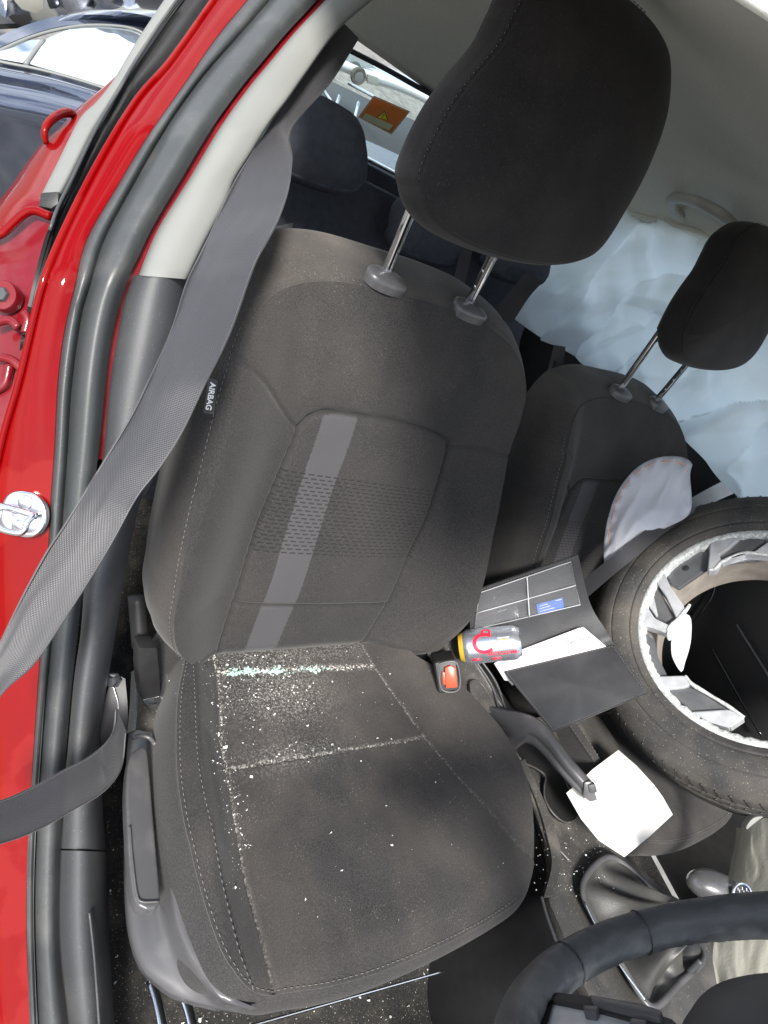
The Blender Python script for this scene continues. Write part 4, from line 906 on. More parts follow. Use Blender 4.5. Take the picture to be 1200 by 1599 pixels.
mesh('gaiter', V, F, mat('gaiter_leather', (.050, .050, .048), .40, var=.15, vs_=30, bump=.5, bs=650, dust=.3, dcol=(.16, .15, .13), ds=20), gs)
tube('gaiter_seam', [D(*p) for p in ((1030, 1563, 1.0), (1062, 1532, .985), (1094, 1500, .97))], [.004, .0055, .004], TRIM, gs, n=20, seg=8, flat=.5)
KN = frame(D(1118, 1386, .93), D(1160, 1412, .93)-D(1075, 1384, .93), D(1112, 1370, .93)-D(1118, 1400, .93))
V, F = [], []
for i in range(17):
    th = math.pi*i/16
    for j in range(32):
        a = 2*math.pi*j/32; V.append((.045*math.sin(th)*math.cos(a)*(1+.1*math.cos(th)), .022*math.sin(th)*math.sin(a), .024*math.cos(th)))
for i in range(16):
    for j in range(32): F.append([i*32+j, (i+1)*32+j, (i+1)*32+(j+1) % 32, i*32+(j+1) % 32])
kn = mesh('knob', V, F, mat('knob_dark_grey', (.07, .07, .073), .25, coat=.6), gs, Mw=KN)
KC = KN @ T((.022, .009, .0175)) @ Matrix.Rotation(R_(16), 4, 'Y') @ Matrix.Rotation(R_(-22), 4, 'X')
V, F = tube_vf([(.017*math.cos(a), .014*math.sin(a), .006) for a in np.linspace(0, 2*math.pi, 40, endpoint=False)], .0022, closed=True, seg=8, up=(0, 0, 1)); mesh('chrome_ring', V, F, CHR, kn, Mw=KC)
lathe('cap', [(0, .0078), (.010, .0075), (.0155, .006)], BLKG, kn, KC @ Matrix.Diagonal((1, .82, 1, 1)), seg=32)
pt = [tube_vf([a, b], .0005, seg=6) for a, b in (((-.008, -.006, .0085), (-.008, .006, .0085)), ((0, -.006, .0085), (0, .006, .0085)), ((.008, -.006, .0085), (.008, .006, .0085)), ((-.008, 0, .0085), (.008, 0, .0085)))]
multi('shift_pattern', pt, TAGW, kn, Mw=KC)
for s_, x_, y_ in (('1', -.0105, .006), ('2', -.0105, -.006), ('3', -.0025, .0078), ('4', -.0025, -.0078), ('5', .0055, .0075), ('R', .0085, -.0082)): text('lettering', s_, .005, KC @ T((x_, y_, .0082)), TAGW, kn)
tube('lever_shaft', [D(1100, 1412, .95), D(1085, 1440, .98)], .008, CHR, gs, n=6)
# ------------------------------------------------------------------ things lying about
# loose tyre with its broken alloy
TC = D(1188, 986, 1.20); rr_ = ray(1188, 986); tn_ = -rr_/np.linalg.norm(rr_)*.9+.40*CU; tn_ /= np.linalg.norm(tn_); tX = np.cross(CU, tn_); tX /= np.linalg.norm(tX); TM = frame(TC, tX, np.cross(tn_, tX))
ty = thing('loose_tyre', 'muddy worn tyre with a snapped silver alloy rim dumped on the passenger seat', 'tyre', TC)
prof = [(.212, .000), (.217, .010), (.224, .0145), (.228, .0165), (.230, .0150), (.236, .0185), (.250, .021), (.262, .0205), (.264, .0188), (.268, .0195), (.278, .0170), (.292, .008), (.304, -.006), (.3085, -.022), (.3085, -.034), (.300, -.036), (.300, -.042), (.310, -.044), (.3115, -.070), (.302, -.073), (.302, -.081), (.3118, -.084), (.312, -.110), (.302, -.113), (.302, -.121), (.3105, -.124), (.3085, -.150), (.304, -.168), (.292, -.185), (.275, -.195), (.25, -.198), (.226, -.192), (.215, -.180), (.211, -.165)]
pr = spl(prof, 200)
TT = lathe('tyre', [tuple(p) for p in pr], TYRE, ty, TM, seg=160)
parts = []
for i in range(84):
    a = 2*math.pi*i/84
    pth = []
    for t in np.linspace(0, 1, 6):
        z = -.006-.030*t; r = .3048+.0046*math.sin(t*math.pi*.5); aa = a+.03*t
        pth.append((r*math.cos(aa), r*math.sin(aa), z))
    parts.append(tube_vf(pth, .0017, seg=5))
    for zz_ in (-.058, -.098):
        parts.append(tube_vf([(.3118*math.cos(a+s), .3118*math.sin(a+s), zz_+q_) for s, q_ in ((0, .012), (.02, 0), (.03, -.010))], .0013, seg=5))
multi('tread_sipes', parts, BLK, TT, Mw=TM)
for s_, a0 in (('TOURING', 2.9), ('225/45 R17', 1.2)): pass
# rim flange and barrel
lathe('rim_barrel', [(.213, .004), (.2155, .002), (.2155, -.002), (.206, -.004), (.203, -.02), (.198, -.045), (.190, -.060), (.188, -.165), (.196, -.170), (.206, -.172), (.212, -.174)], BARREL, ty, TM, seg=120)
fl = []
V, F = [], []; NA = 260
for i in range(NA):
    a = 2*math.pi*i/NA; jt = .0016*noise.noise(Vector((a*16, 0, 0)))+.0012*noise.noise(Vector((a*45, 3, 0)))
    for r, z in ((.2175, .001), (.2165+jt*.3, .0055), (.2125, .008+jt*1.5), (.205+jt*3, .007+jt*1.5), (.2005+jt*3.5, .001), (.202, -.02)): V.append((r*math.cos(a), r*math.sin(a), z))
for i in range(NA):
    for j in range(5): F.append([i*6+j, ((i+1) % NA)*6+j, ((i+1) % NA)*6+j+1, i*6+j+1])
mesh('scuffed_flange', V, F, BROKE, ty, Mw=TM)
TMi = np.array(TM.inverted()); TMn = np.array(TM)
def tl_(u, v, z=0.):
    X = ON(u, v, TC+tn_*z, tn_); q = TMi[:3, :3]@X+TMi[:3, 3]; return q
def spoke(name, px, z, th, m, bev=.002):
    q = [tl_(u, v, z) for u, v in px]; bm = bmesh.new(); f = bm.faces.new([bm.verts.new(p.tolist()) for p in q]); r = bmesh.ops.extrude_face_region(bm, geom=[f])
    bmesh.ops.translate(bm, verts=[x for x in r['geom'] if isinstance(x, bmesh.types.BMVert)], vec=(0, 0, -th)); bmesh.ops.recalc_face_normals(bm, faces=bm.faces)
    if bev: bmesh.ops.bevel(bm, geom=list(bm.edges), offset=bev, segments=2, affect='EDGES', clamp_overlap=True)
    return from_bm(name, bm, m, ty, TM, smooth=True)
E5 = lambda P: [(920+x/3.996, 780+y/3.9975) for x, y in P]
spoke('spoke', E5([(400, 475), (455, 425), (510, 545), (590, 660), (600, 690), (545, 740), (480, 600), (395, 480)]), .006, .03, ALLOY)
spoke('spoke', E5([(320, 620), (345, 640), (410, 740), (515, 790), (490, 835), (400, 800), (300, 770), (290, 700)]), .006, .03, ALLOY)
spoke('spoke_recess', E5([(395, 490), (540, 735), (510, 780), (415, 740), (325, 620), (360, 530)]), -.004, .02, ALLOYD)
spoke('spoke_crease', E5([(385, 520), (430, 720), (422, 735), (365, 650)]), -.001, .01, ALLOY, .001)
spoke('spoke_web', E5([(300, 780), (410, 880), (430, 980), (490, 1100), (400, 1110), (330, 990), (290, 860)]), -.008, .012, ALLOYD)
spoke('spoke', E5([(385, 1105), (600, 1098), (640, 1150), (600, 1172), (480, 1185), (430, 1150)]), .006, .03, ALLOY)
spoke('spoke_recess', E5([(480, 1185), (640, 1172), (720, 1205), (850, 1290), (870, 1310), (640, 1320)]), -.002, .02, ALLOYD)
spoke('spoke', E5([(640, 1325), (870, 1310), (975, 1360), (880, 1425), (760, 1390)]), .006, .03, ALLOY)
spoke('spoke', E5([(755, 258), (955, 232), (880, 300), (815, 345), (825, 385), (790, 440), (738, 445), (750, 340)]), .006, .025, ALLOY)
spoke('spoke_recess', E5([(955, 232), (1060, 235), (1110, 265), (1040, 318), (830, 380), (815, 345)]), -.002, .02, ALLOYD)
spoke('spoke', E5([(1115, 265), (1200, 240), (1260, 330), (1119, 350), (960, 335), (830, 390), (850, 372), (1040, 318)]), .006, .025, ALLOY)
spoke('spoke_web', E5([(460, 425), (740, 260), (745, 430), (560, 560), (510, 530)]), -.010, .010, ALLOYD)
# air hole in the web
lathe('valve_hole', [(0, .0005), (.0055, .0005), (.0066, .0)], BLK, ty, TM @ T(tl_(1071, 887, -.009)), seg=24)
# snapped edges glinting
for q in (E5([(630, 655), (605, 690), (560, 740), (500, 800), (495, 870)]), E5([(600, 1100), (640, 1150), (720, 1200), (860, 1285), (970, 1360)]), E5([(745, 440), (790, 430), (830, 390), (960, 335), (1110, 345)])):
    tube('fracture_edge', [TMn[:3, :3]@tl_(u, v, .004)+TMn[:3, 3] for u, v in q], [.003, .0045, .003, .004, .0025], BROKE, ty, n=50, seg=8)
cl2 = E5([(510, 790), (590, 715), (635, 740), (638, 850), (625, 930), (600, 1010), (575, 1075), (520, 985), (512, 900), (515, 870), (490, 880)])
rag = prism('airbag_scrap', [TMn[:3, :3]@tl_(u, v, -.014)+TMn[:3, 3] for u, v in spl(cl2, 40, True)], -tn_*.004, AIRB2, None, bev=.0012); meta(rag, 'torn white airbag cloth scrap caught inside the broken rim', 'cloth scrap')
# document wallet
wd = thing('document_wallet', 'open black leatherette document wallet with a clear pocket, lying against the tyre', 'wallet', D(870, 1030, 1.18))
P1, P2, P3, P4 = D(786, 1048, 1.215), D(960, 1006, 1.155), D(1011, 1080, 1.085), D(862, 1141, 1.11)
H1, H2 = D(735, 985, 1.215), D(922, 942, 1.165); Q1, Q2 = D(745, 921, 1.17), D(903, 866, 1.12)
nW = np.cross(P2-P1, P4-P1); nW /= np.linalg.norm(nW); nW = nW if nW@(CP-P1) > 0 else -nW
nU = np.cross(H2-H1, Q1-H1); nU /= np.linalg.norm(nU); nU = nU if nU@(CP-H1) > 0 else -nU
R1 = P1-nW*.004; R2 = P2-nW*.004
loft('cover', [np.array([Q1, H1, (H1*.4+R1*.6)-nW*.004, R1, P4-nW*.006]), np.array([Q2, H2, (H2*.4+R2*.6)-nW*.004, R2, P3-nW*.006])], LEA, wd, n=60, k=12, th=.003, smooth_across=False)
pk = prism('lower_pocket', [P1, P2, P3, P4], -nW*.0035, LEA, wd, bev=.0016)
def along(a, b, n=60): return np.array([a+(b-a)*t for t in np.linspace(0, 1, n)])
stitches('pocket_stitching', along(P1+(P4-P1)*.03+nW*.0003, P2+(P3-P2)*.03+nW*.0003), THREAD, pk, None, L=.003, gap=.005, r=.0006, off=nW*.0002)
stitches('pocket_stitching', along(P1+(P2-P1)*.02, P4+(P3-P4)*.02), THREAD, pk, None, L=.003, gap=.005, r=.0006, off=nW*.0004)
stitches('pocket_stitching', along(P2-(P2-P1)*.02, P3-(P3-P4)*.02), THREAD, pk, None, L=.003, gap=.005, r=.0006, off=nW*.0004)
CLR = mat('clear_vinyl', (.35, .36, .38), .05, var=.02, alpha=.12, spec=.9, coat=1.)
def up(s, t, o=.002): # s along width 0..1, t from hinge (0) to top(1)
    return (H1*(1-s)+H2*s)*(1-t)+(Q1*(1-s)+Q2*s)*t+nU*o
G = np.array([[up(s, t, .004+.0035*noise.noise(Vector((s*5, t*4, 1)))+.002*math.sin(s*14)) for t in np.linspace(.06, .95, 24)] for s in np.linspace(.03, .92, 60)])
V, F = grid_solid(G, .0004); cv = mesh('clear_pocket', V, F, CLR, wd)
tube('pocket_weld', [up(.50, t, .0075) for t in np.linspace(.06, .95, 6)], .0012, mat('weld_line', (.5, .5, .52), .3), cv, n=12, seg=6)
tube('pocket_weld', [up(s, .48, .0075) for s in np.linspace(.03, .92, 6)], .0008, MATS['weld_line'], cv, n=12, seg=6)
tube('pocket_edge', [up(.03, .06, .006), up(.92, .06, .006), up(.92, .95, .006), up(.03, .95, .006)], .0007, MATS['weld_line'], cv, closed=True, n=None, seg=6)
stitches('top_stitching', along(up(.02, .975, .001), up(.97, .975, .001)), THREAD, wd, None, L=.003, gap=.005, r=.0006, off=nU*.0004)
BLU = mat('blue_card', (.08, .16, .50), .45, var=.08)
def unp(u, v, o=.0022): return ON(u, v, H1+nU*o, nU)
cdp = [unp(*p) for p in ((838, 944), (879, 933), (881, 949), (841, 960))]; cdo = prism('blue_card', cdp, -nU*.0006, BLU, wd, bev=0)
for a, b in (((842, 947), (856, 943)), ((842, 951), (860, 946)), ((867, 938), (877, 936)), ((843, 955), (866, 949))): tube('print_line', [unp(*a, .0026), unp(*b, .0026)], .0005, TAGW, cdo, n=4, seg=5)
# papers in the pocket
def wp(u, v, o): return ON(u, v, P1+nW*o, nW)
n2_ = np.cross(P2-P1, H1-P1); n2_ /= np.linalg.norm(n2_); n2_ = n2_ if n2_@(CP-P1) > 0 else -n2_
def wp(u, v, o): return ON(u, v, P1+n2_*(o+.0012), n2_)
lf = prism('leaflet', [wp(*p, -.0010) for p in ((772, 1036), (800, 1020), (906, 980), (914, 987), (946, 1012), (800, 1064), (788, 1062))], -nW*.0008, PAPER, None, bev=0)
meta(lf, 'white printed leaflet with a small letterhead tucked in the black wallet pocket', 'leaflet')
lf2 = prism('back_sheet', [wp(*p, -.0022) for p in ((776, 1042), (800, 1022), (911, 979), (924, 990), (950, 1012), (800, 1070))], -nW*.0006, ENV, lf, bev=0)
p0, p1_ = wp(906, 999, 0), wp(932, 991, 0); tm = frame(wp(908, 999, -.0004), p1_-p0, wp(903, 990, 0)-wp(908, 1004, 0))
text('letterhead', 'HYUNDAI', .0085, tm, GREYP, lf, ext=.0001)
em = frame(wp(888, 1004, -.0004), p1_-p0, wp(903, 990, 0)-wp(908, 1004, 0)); V, F = tube_vf([(.0048*math.cos(a), .0030*math.sin(a), 0) for a in np.linspace(0, 2*math.pi, 24, endpoint=False)], .0005, closed=True, seg=6, up=(0, 0, 1)); el_ = mesh('emblem', V, F, GREYP, lf, Mw=em); text('emblem_letter', 'H', .0055, em, GREYP, el_, ext=.0001)
tube('print_line', [wp(815, 1030, -.0004), wp(852, 1019, -.0004)], .0004, THREAD, lf, n=3, seg=5)
# drinks can
ca0, ca1 = D(722, 1018, 1.205), D(812, 1009, 1.185); axd = (ca1-ca0); Lc = .112; axd /= np.linalg.norm(axd); cc0 = D(768, 1010, 1.175)+CF*.02
CANM = frame(cc0-axd*Lc/2, np.cross(axd, CF), np.cross(axd, np.cross(axd, CF)))
can = thing('drinks_can', 'silver drinks can with red lettering lying on its side beside the wallet', 'can', cc0)
CANS = mat('can_silver', (.62, .66, .74), .26, metal=.85, var=.05); CANY = mat('can_gold_rim', (.85, .55, .05), .3, metal=.4, var=.05)
rc_ = .0325
bm_ = lathe('can_body', [(.0265, .004), (.0285, .008), (.0322, .014), (rc_, .018), (rc_, .098), (.0318, .102), (.027, .110), (.0262, .1115)], CANS, can, CANM, seg=64)
lathe('can_end', [(0, .006), (.020, .006), (.0225, .0005), (.025, .0), (.0268, .004), (.0288, .0085)], CANY, can, CANM, seg=64)
lathe('can_top', [(0, .109), (.0225, .109), (.0240, .1125), (.0258, .113), (.0265, .1115)], STEEL, can, CANM, seg=64)
# angle on the can surface that faces the camera
def wrap(ang0, zc, flip=1, rot=0):
    def f(co):
        x, y = co.x, co.y
        if rot: x, y = -y, x
        a = ang0+y/rc_*flip; z = zc+x; r = rc_+.0002+co.z; return (r*math.cos(a), r*math.sin(a), z)
    return f
tocam = np.array(CANM.inverted())[:3, :3]@(CP-cc0); A0 = math.atan2(tocam[1], tocam[0])
upv = np.array(CANM.inverted())[:3, :3]@CU; s_ = 1 if (upv[1]*math.cos(A0)-upv[0]*math.sin(A0)) > 0 else -1
text('lettering', 'C', .054, CANM, REDP, bm_, bend=wrap(A0+.05*s_, .044, s_), ext=.0001, bold=.0008)
text('lettering', 'o', .036, CANM, REDP, bm_, bend=wrap(A0+.85*s_, .052, s_), ext=.0001, bold=.0006)
text('lettering', 'RECYCLE ME', .0095, CANM, REDP, bm_, bend=wrap(A0-.55*s_, .078, s_), ext=.0001, bold=.0002)
for i, (z0, z1, aa) in enumerate(((.072, .094, .32), (.070, .093, .20), (.072, .094, .08), (.070, .090, -.04))):
    pth = []
    for t in np.linspace(0, 1, 6): pth.append(((rc_+.0002)*math.cos(A0+aa*s_), (rc_+.0002)*math.sin(A0+aa*s_), z0+(z1-z0)*t))
    V, F = tube_vf(pth, .0007, seg=5); mesh('print_line', V, F, CANY if i % 2 else TAGW, bm_, Mw=CANM)
for zz_, aa in ((.030, -.85), (.066, -.90)):
    pth = [((rc_+.0003)*math.cos(A0+(aa+q_)*s_), (rc_+.0003)*math.sin(A0+(aa+q_)*s_), zz_+t) for t, q_ in ((-.008, 0), (0, .02), (.008, 0))]; V, F = tube_vf(pth, .0022, seg=6); mesh('print_patch', V, F, REDP, bm_, Mw=CANM)
# white envelope under the handbrake tip
def pp(u, v, o=0): return ON(u, v, (0, 0, .365+o), np.array([0, .10, 1.])/1.005)
EV = [(966, 1171), (995, 1196), (1022, 1226), (1036, 1245), (1051, 1272), (1016, 1305), (976, 1338), (936, 1312), (908, 1278), (885, 1238), (904, 1222), (926, 1201)]
evl = prism('envelope', [pp(u, v, .006*math.sin(i*1.1)) for i, (u, v) in enumerate(EV)], (0, 0, -.0012), ENV, None, bev=.0003); meta(evl, 'blank creased white envelope sticking out beneath the handbrake tip', 'envelope')
# dirty beige deflated dashboard airbag at the right edge
dl = [[D(1150, 1292, 1.16), D(1140, 1350, 1.10), D(1122, 1410, 1.03), D(1112, 1480, .97), D(1120, 1560, .93)], [D(1172, 1282, 1.13), D(1160, 1350, 1.07), D(1150, 1420, 1.0), D(1146, 1490, .95), D(1150, 1560, .91)], [D(1230, 1270, 1.10), D(1235, 1350, 1.03), D(1240, 1420, .97), D(1240, 1500, .92), D(1240, 1560, .89)]]
def wr(G):
    n, k = G.shape[:2]
    for i in range(n):
        for j in range(k): G[i, j] -= CF*(.002*math.sin(j*.5+i*.05)+.010*abs(noise.noise(Vector((i*.08, j*.16, 3)))))
    return G
da_ = loft('dashboard_airbag', dl, DIRTYC, None, n=60, k=40, th=.003, disp=wr); meta(da_, 'dirty beige deflated airbag cloth hanging at the right beyond the gear knob', 'airbag')
cl3 = prism('trim_clip', spl([D(*p, 1.12) for p in ((1166, 1291), (1178, 1277), (1197, 1276), (1194, 1290), (1180, 1299), (1168, 1297))], 24, True), CF*.015, LTRIM, None, bev=.003); meta(cl3, 'small pale plastic trim clip under the tyre at the right edge', 'trim clip')
# ------------------------------------------------------------------ steering wheel
WC = np.array([-.105, -.549, .821]); al, be = R_(20.5), R_(-1.7)
wn = np.array([math.sin(be)*math.cos(al), math.cos(be)*math.cos(al), math.sin(al)]); e1 = np.cross([0, 0, 1.], wn); e1 /= np.linalg.norm(e1); e2 = np.cross(wn, e1); WMx = frame(WC, e1, e2)
sw = thing('steering_wheel', 'worn black leather steering wheel rim with silver spoke at the lower right corner', 'steering wheel', WC)
V, F = [], []; NS, NT = 240, 24
for i in range(NS):
    t = 2*math.pi*i/NS
    for j in range(NT):
        a = 2*math.pi*j/NT; rr = .0172+.0018*math.exp(-((math.degrees(t) % 180-20)/18)**2)
        P_ = Vector((math.cos(t)*2, math.sin(t)*2, a*1.0)); wear = (.0014*noise.noise(P_*9)+.0014*noise.noise(P_*23))*(1 if math.cos(a) < .2 else .12)
        r = .187+(rr+wear)*math.cos(a); V.append((r*math.cos(t), r*math.sin(t), (rr+wear)*1.0*math.sin(a)))
for i in range(NS):
    for j in range(NT): F.append([i*NT+j, ((i+1) % NS)*NT+j, ((i+1) % NS)*NT+(j+1) % NT, i*NT+(j+1) % NT])
rim = mesh('rim', V, F, STW, sw, Mw=WMx)
WMn = np.array(WMx); WMi = np.array(WMx.inverted())
def wl_(u, v, z=0.): X = ON(u, v, WC+wn*z, wn); return WMi[:3, :3]@X+WMi[:3, 3]
for uv_ in ((975, 1440), (862, 1500)):
    q = wl_(*uv_); t = math.atan2(q[1], q[0]); V, F = tube_vf([((.187+.0176*math.cos(a))*math.cos(t), (.187+.0176*math.cos(a))*math.sin(t), .0176*math.sin(a)) for a in np.linspace(0, 2*math.pi, 30, endpoint=False)], .0008, closed=True, seg=6); mesh('rim_seam', V, F, BLK, rim, Mw=WMx)
hubl = 1.02*spl([(-.075, .035), (-.04, .062), (0, .068), (.04, .062), (.075, .035), (.07, -.03), (.03, -.07), (-.03, -.07), (-.07, -.03)], 60, True)
plate('hub_cover', hubl, [(1.0, -.04), (1.0, -.016), (.97, -.006), (.85, .004), (.5, .010), (.2, .012)], mat('hub_plastic', (.05, .052, .054), .5, bump=.2, bs=900), sw, WMx)
for s_ in (-1, 1):
    sp1 = [(s_*.070, .028, .002), (s_*.105, .022, -.002), (s_*.150, .018, -.004), (s_*.172, .014, -.004), (s_*.176, -.016, -.004), (s_*.14, -.018, -.004), (s_*.10, -.030, -.002), (s_*.068, -.034, .002)]
    prism('silver_spoke', [WMx @ Vector(p) for p in sp1], wn*-.02, ALLOY, sw, bev=.004)
    bp_ = [(s_*.074, .034, .008), (s_*.10, .030, .006), (s_*.135, .022, .004), (s_*.13, .006, .004), (s_*.10, .004, .006), (s_*.076, .006, .008)]
    sb = prism('switch_pod', [WMx @ Vector(p) for p in bp_], wn*-.014, BLK, sw, bev=.003)
    for x_, y_ in ((.086, .020), (.10, .017), (.114, .014)): box('switch', WMx @ Vector((s_*x_, y_, .008)), (.010, .012, .004), PLS, sb, rot=WMx.to_3x3(), bev=.0012)
def wpx(P, z): return [WMx @ Vector((float(q[0]), float(q[1]), z)) for q in (wl_(u, v, z) for u, v in P)]
prism('lower_spoke', wpx([(843, 1556), (862, 1561), (930, 1574), (1000, 1594), (1060, 1625), (1020, 1700), (900, 1690), (862, 1640), (850, 1600)], .0), wn*-.016, ALLOY, sw, bev=.003)
prism('spoke_surround', wpx([(838, 1548), (870, 1548), (960, 1560), (1050, 1590), (1100, 1640), (1060, 1625), (1000, 1596), (930, 1577), (862, 1564), (846, 1560), (858, 1640), (840, 1640)], .002), wn*-.018, BLK, sw, bev=.002)
for P_ in ([(920, 1552), (1000, 1566), (1034, 1577), (1030, 1588), (990, 1580), (925, 1562)], [(910, 1568), (935, 1570), (930, 1580), (912, 1577)], [(985, 1588), (1010, 1592), (1004, 1602), (982, 1598)]):
    prism('switch', wpx(P_, .006), wn*-.010, PLS, sw, bev=.0015)
V, F = tube_vf([(.021*math.cos(a), .0105*math.sin(a), .0135) for a in np.linspace(0, 2*math.pi, 48, endpoint=False)], .0022, closed=True, seg=8, up=(0, 0, 1)); bdg = mesh('badge', V, F, CHR, sw, Mw=WMx)
pt = [tube_vf([a, b], .0018, seg=6) for a, b in (((-.0095, -.006, .0135), (-.004, .0075, .0135)), ((.004, -.0075, .0135), (.0095, .006, .0135)), ((-.006, -.001, .0135), (.006, .001, .0135)))]
multi('badge_letter', pt, CHR, bdg, Mw=WMx)
lathe('column', [(0, -.05), (.045, -.05), (.05, -.09), (.055, -.30), (0, -.30)], BLK, sw, WMx, seg=32)
tb_ = [D(*p, .80) for p in ((925, 1556), (960, 1560), (1000, 1570), (1030, 1580))]
# ------------------------------------------------------------------ debris on the floor
def posf(r):
    x = r.uniform(-.36, .33); y = r.uniform(-1.0, .1); return np.array([x, y, flz(x, y)+.001])
crumbs('floor_debris', 1300, posf, lambda r: .0008+.003*r.random()**4, WHITECR, 'fine pale debris and glass scattered over the dark carpet', 8)
cr2 = crumbs('console_dust', 130, lambda r: cp(r.uniform(830, 960), r.uniform(1290, 1400), .003), lambda r: .0005+.0012*r.random()**3, WHITECR, 'fine white grit along the console beside the cushion', 9)
# ------------------------------------------------------------------ neighbouring dark blue car
DBL = mat('dark_blue_paint', (.10, .12, .17), .14, metal=.75, coat=1., var=.05); DGL = mat('dark_window_glass', (.60, .68, .75), .03, metal=.85, spec=1., coat=1., var=.02)
NC = thing('parked_car', 'dark blue saloon with bright window trim parked beyond the red door', 'car', (-.6, 4.0, GZ))
def npt(u, v, yy): return AX(u, v, 1, yy)
def side(px, y0=3.2, dz=0): return np.array([npt(u, v, y0)+np.array([0, dz, 0]) for u, v in px])
# side profile loft: roof edge, glass line, belt, shoulder, mid, sill; stations left to right
S_ = lambda P, y: side(P, y)
blt = [(-200, 60), (-60, 80), (0, 96), (60, 108), (120, 124), (170, 140), (260, 172), (380, 220)]
def lean(px, f): return [AX(u, v, 1, 3.22+.006*max(0, np.interp(u, [p[0] for p in blt], [p[1] for p in blt])-v)*f) for u, v in px]
roofl = [(-160, 140), (-60, 84), (0, 56), (50, 36), (100, 24), (160, 22), (230, 30), (300, 60), (380, 110)]
loft('roof', [S_([(u+70, v-22) for u, v in roofl], 4.6), S_([(u+25, v-6) for u, v in roofl], 3.9), lean([(u, v+8) for u, v in roofl], 1)], DBL, NC, n=60, k=16, th=.01)
loft('window_frame', [lean(roofl, 1), lean([(u+4, v+16) for u, v in roofl], 1)], DBL, NC, n=60, k=6, th=.02, smooth_across=False)
chl = [(-160, 158), (-60, 102), (0, 76), (50, 55), (100, 42), (150, 37), (205, 42), (240, 60), (300, 95)]
tube('upper_chrome', [p+np.array([0, -.02, 0]) for p in lean(chl, 1)], .007, LTRIM, NC, n=60)
tube('belt_chrome', list(S_(blt, 3.20)), .009, LTRIM, NC, n=60, flat=.6)
wn1 = [(46, 92), (84, 52), (110, 44), (150, 40), (205, 46), (250, 70), (300, 110), (330, 200), (175, 138), (120, 120), (60, 104)]
wn1 = [(48, 100), (74, 62), (110, 47), (150, 42), (205, 48), (245, 66), (300, 110), (300, 184), (175, 138), (120, 121), (60, 104)]
prism('side_window', lean(wn1, 1), (0, .01, .003), DGL, NC, bev=0)
prism('quarter_window', lean([(-80, 78), (0, 92), (36, 98), (52, 78), (62, 64), (40, 66), (-20, 84)], 1), (0, .01, .003), DGL, NC, bev=0)
tube('window_divider', [p+np.array([0, -.02, 0]) for p in lean([(40, 98), (52, 80), (68, 60)], 1)], .010, LTRIM, NC, n=10)
def body(lst): return [S_([(u, v+dv) for u, v in blt], y) for dv, y in lst]
loft('body_side', body([(-4, 3.30), (4, 3.23), (12, 3.15), (20, 3.11), (26, 3.12), (40, 3.04), (58, 2.98), (75, 2.96), (110, 3.00), (170, 3.08), (240, 3.2)]), DBL, NC, n=50, k=40, th=.02)
# heap of stripped parts behind it
sc_ = [STEEL, ALLOYD, BLK, DIRTYC, LTRIM, BLKG]
for i in range(16):
    u = -5+i*17+random.uniform(-4, 4); v = random.uniform(-6, 24) if i % 3 else 2; y = 4.6+random.uniform(-.2, .4); p = npt(u, v, y); s = random.uniform(.05, .13)
    pts = [p+np.array([math.cos(a)*s*random.uniform(.6, 1.3), 0, math.sin(a)*s*random.uniform(.5, 1)]) for a in np.linspace(0, 2*math.pi, 7, endpoint=False)]
    o = prism('scrap_part', pts, (random.uniform(-.1, .1), .12, .02), sc_[i % 6], None, bev=.01); meta(o, ''+['dull silver','grey painted','black','beige','pale','glossy black'][i % 6]+' stripped car part, '+['first','second','third','fourth','fifth','sixth','seventh','eighth','ninth','tenth','eleventh','twelfth','thirteenth','fourteenth','fifteenth','last'][i]+' from the left in the heap beyond the blue car', 'car part', 'stripped car parts in a heap')
hb_ = loft('scrap_bonnet', [np.array([npt(-60, 40, 5.1), npt(120, 34, 5.1), npt(300, 40, 5.1)]), np.array([npt(-60, -60, 5.9), npt(120, -60, 5.9), npt(300, -70, 5.9)])], BLK, None, n=20, k=10, th=.03); meta(hb_, 'dark scrap bonnet lying behind the heap of stripped parts', 'car bonnet')
# ------------------------------------------------------------------ white car and yard seen through the rear window
WHT = mat('white_paint', (.40, .42, .45), .2, coat=1., var=.03)
wc = thing('white_car', 'white car with a dark wheel seen through the rear window', 'car', AX(590, 110, 1, 7))
loft('body', [np.array([AX(*p, 1, 7.3) for p in ((420, 20), (520, 66), (580, 92), (640, 120), (760, 180))]), np.array([AX(*p, 1, 7.0) for p in ((420, 40), (520, 84), (580, 110), (640, 136), (760, 196))]), np.array([AX(*p, 1, 6.95) for p in ((420, 60), (520, 98), (580, 122), (640, 144), (760, 204))]), np.array([AX(*p, 1, 7.0) for p in ((420, 68), (520, 106), (580, 130), (640, 150), (760, 210))])], WHT, wc, n=30, k=14, th=.03)
prism('window', [AX(*p, 1, 6.98) for p in ((528, 74), (570, 92), (590, 108), (560, 104), (522, 90))], (0, .02, 0), DGL, wc, bev=0)
WHM = frame(AX(560, 119, 1, 6.9), (1, 0, 0), (0, 0, 1))
WHM = WHM @ Matrix.Scale(.42, 4)
lathe('wheel', [(0, .03), (.10, .03), (.14, .05), (.19, .05), (.21, 0), (.2, -.05)], TYRE, wc, WHM, seg=32); lathe('hub_cap', [(0, .06), (.09, .055), (.12, .052)], ALLOYD, wc, WHM, seg=20)
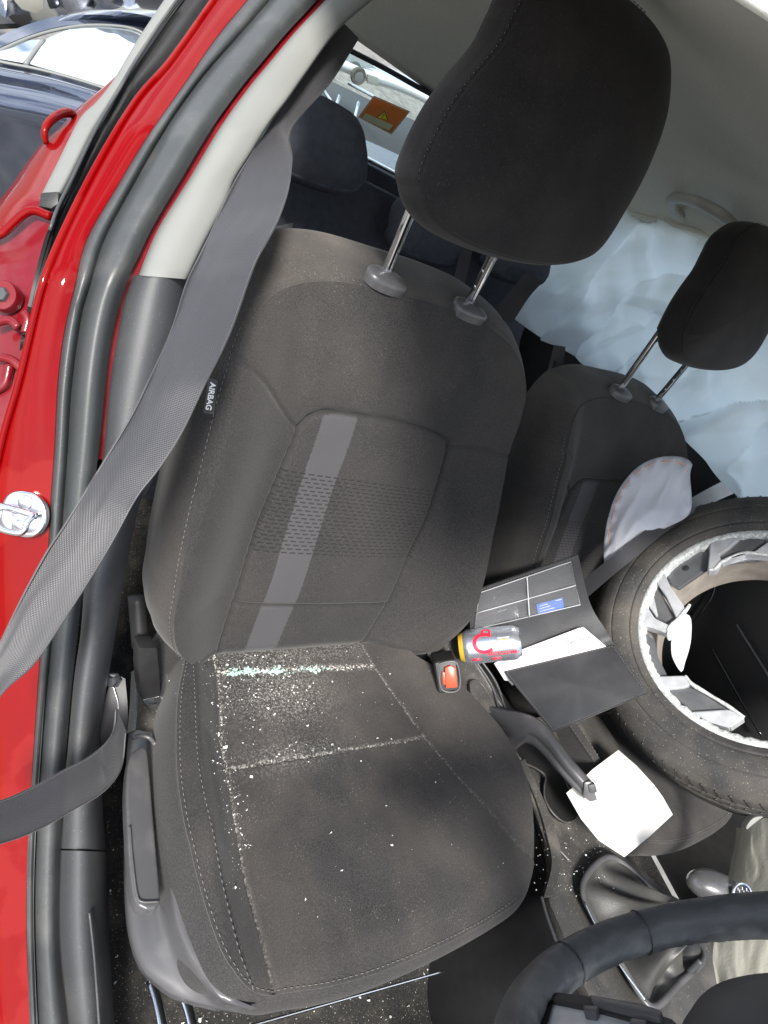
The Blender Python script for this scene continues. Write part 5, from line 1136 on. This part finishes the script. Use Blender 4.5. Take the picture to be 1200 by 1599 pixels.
prism('lamp', [AX(*p, 1, 6.9) for p in ((574, 116), (592, 122), (592, 136), (574, 130))], (0, .03, 0), LTRIM, wc, bev=.01)
wreck = thing('dark_wreck', 'dark stripped car wreck between the rear window and the white car', 'car', AX(560, 165, 1, 4.5))
loft('bonnet', [np.array([AX(*p, 1, 5.2) for p in ((430, 90), (520, 128), (600, 166), (760, 240))]), np.array([AX(*p, 1, 4.6) for p in ((430, 130), (520, 160), (600, 200), (760, 270))]), np.array([AX(*p, 1, 4.2) for p in ((430, 190), (520, 215), (600, 245), (760, 320))])], BLK, wreck, n=20, k=12, th=.02)
for q in (((505, 140), (545, 200)), ((530, 150), (515, 196)), ((560, 160), (548, 210)), ((545, 130), (610, 165))): tube('trim_strip', [AX(*p, 1, 4.15+.4*(i == 0)) for i, p in enumerate(q)], .012, STEEL, wreck, n=6)
loft('silver_panel', [np.array([AX(*p, 1, 3.6) for p in ((500, 190), (570, 218), (640, 250), (720, 290))]), np.array([AX(*p, 1, 3.3) for p in ((500, 215), (570, 243), (640, 276), (720, 316))])], ALLOYD, wreck, n=14, k=5, th=.02, smooth_across=False)

# worn raised letters on the tyre wall are left off: they cannot be read
# bits of seat wiring on the carpet in front of the console
fb = thing('wiring_loop', 'pale loop of under-seat wiring on the carpet beside the cushion front', 'wiring', (.05, -.62, .05))
def fz(u, v, z=.05): return AX(u, v, 2, z)
tube('cable', [fz(*p) for p in ((706, 1500), (712, 1522), (728, 1526), (742, 1512), (744, 1492), (734, 1482))], .0026, STEEL, fb, n=50, seg=8)
tube('cable', [fz(*p) for p in ((722, 1500), (726, 1530), (738, 1560), (748, 1600), (752, 1640))], .0030, PLS, fb, n=50, seg=8)
prism('connector', [fz(*p, .055) for p in ((722, 1524), (738, 1516), (742, 1532), (728, 1540))], (0, 0, -.012), LTRIM, fb, bev=.002)
crumbs('rail_debris', 160, lambda r: fz(r.normal(738, 13), r.uniform(1490, 1610), .03+.02*r.random()), lambda r: .001+.004*r.random()**3, WHITECR, 'pale broken bits strewn along the carpet beneath the wiring loop', 12)
# creases and a smudge on the envelope
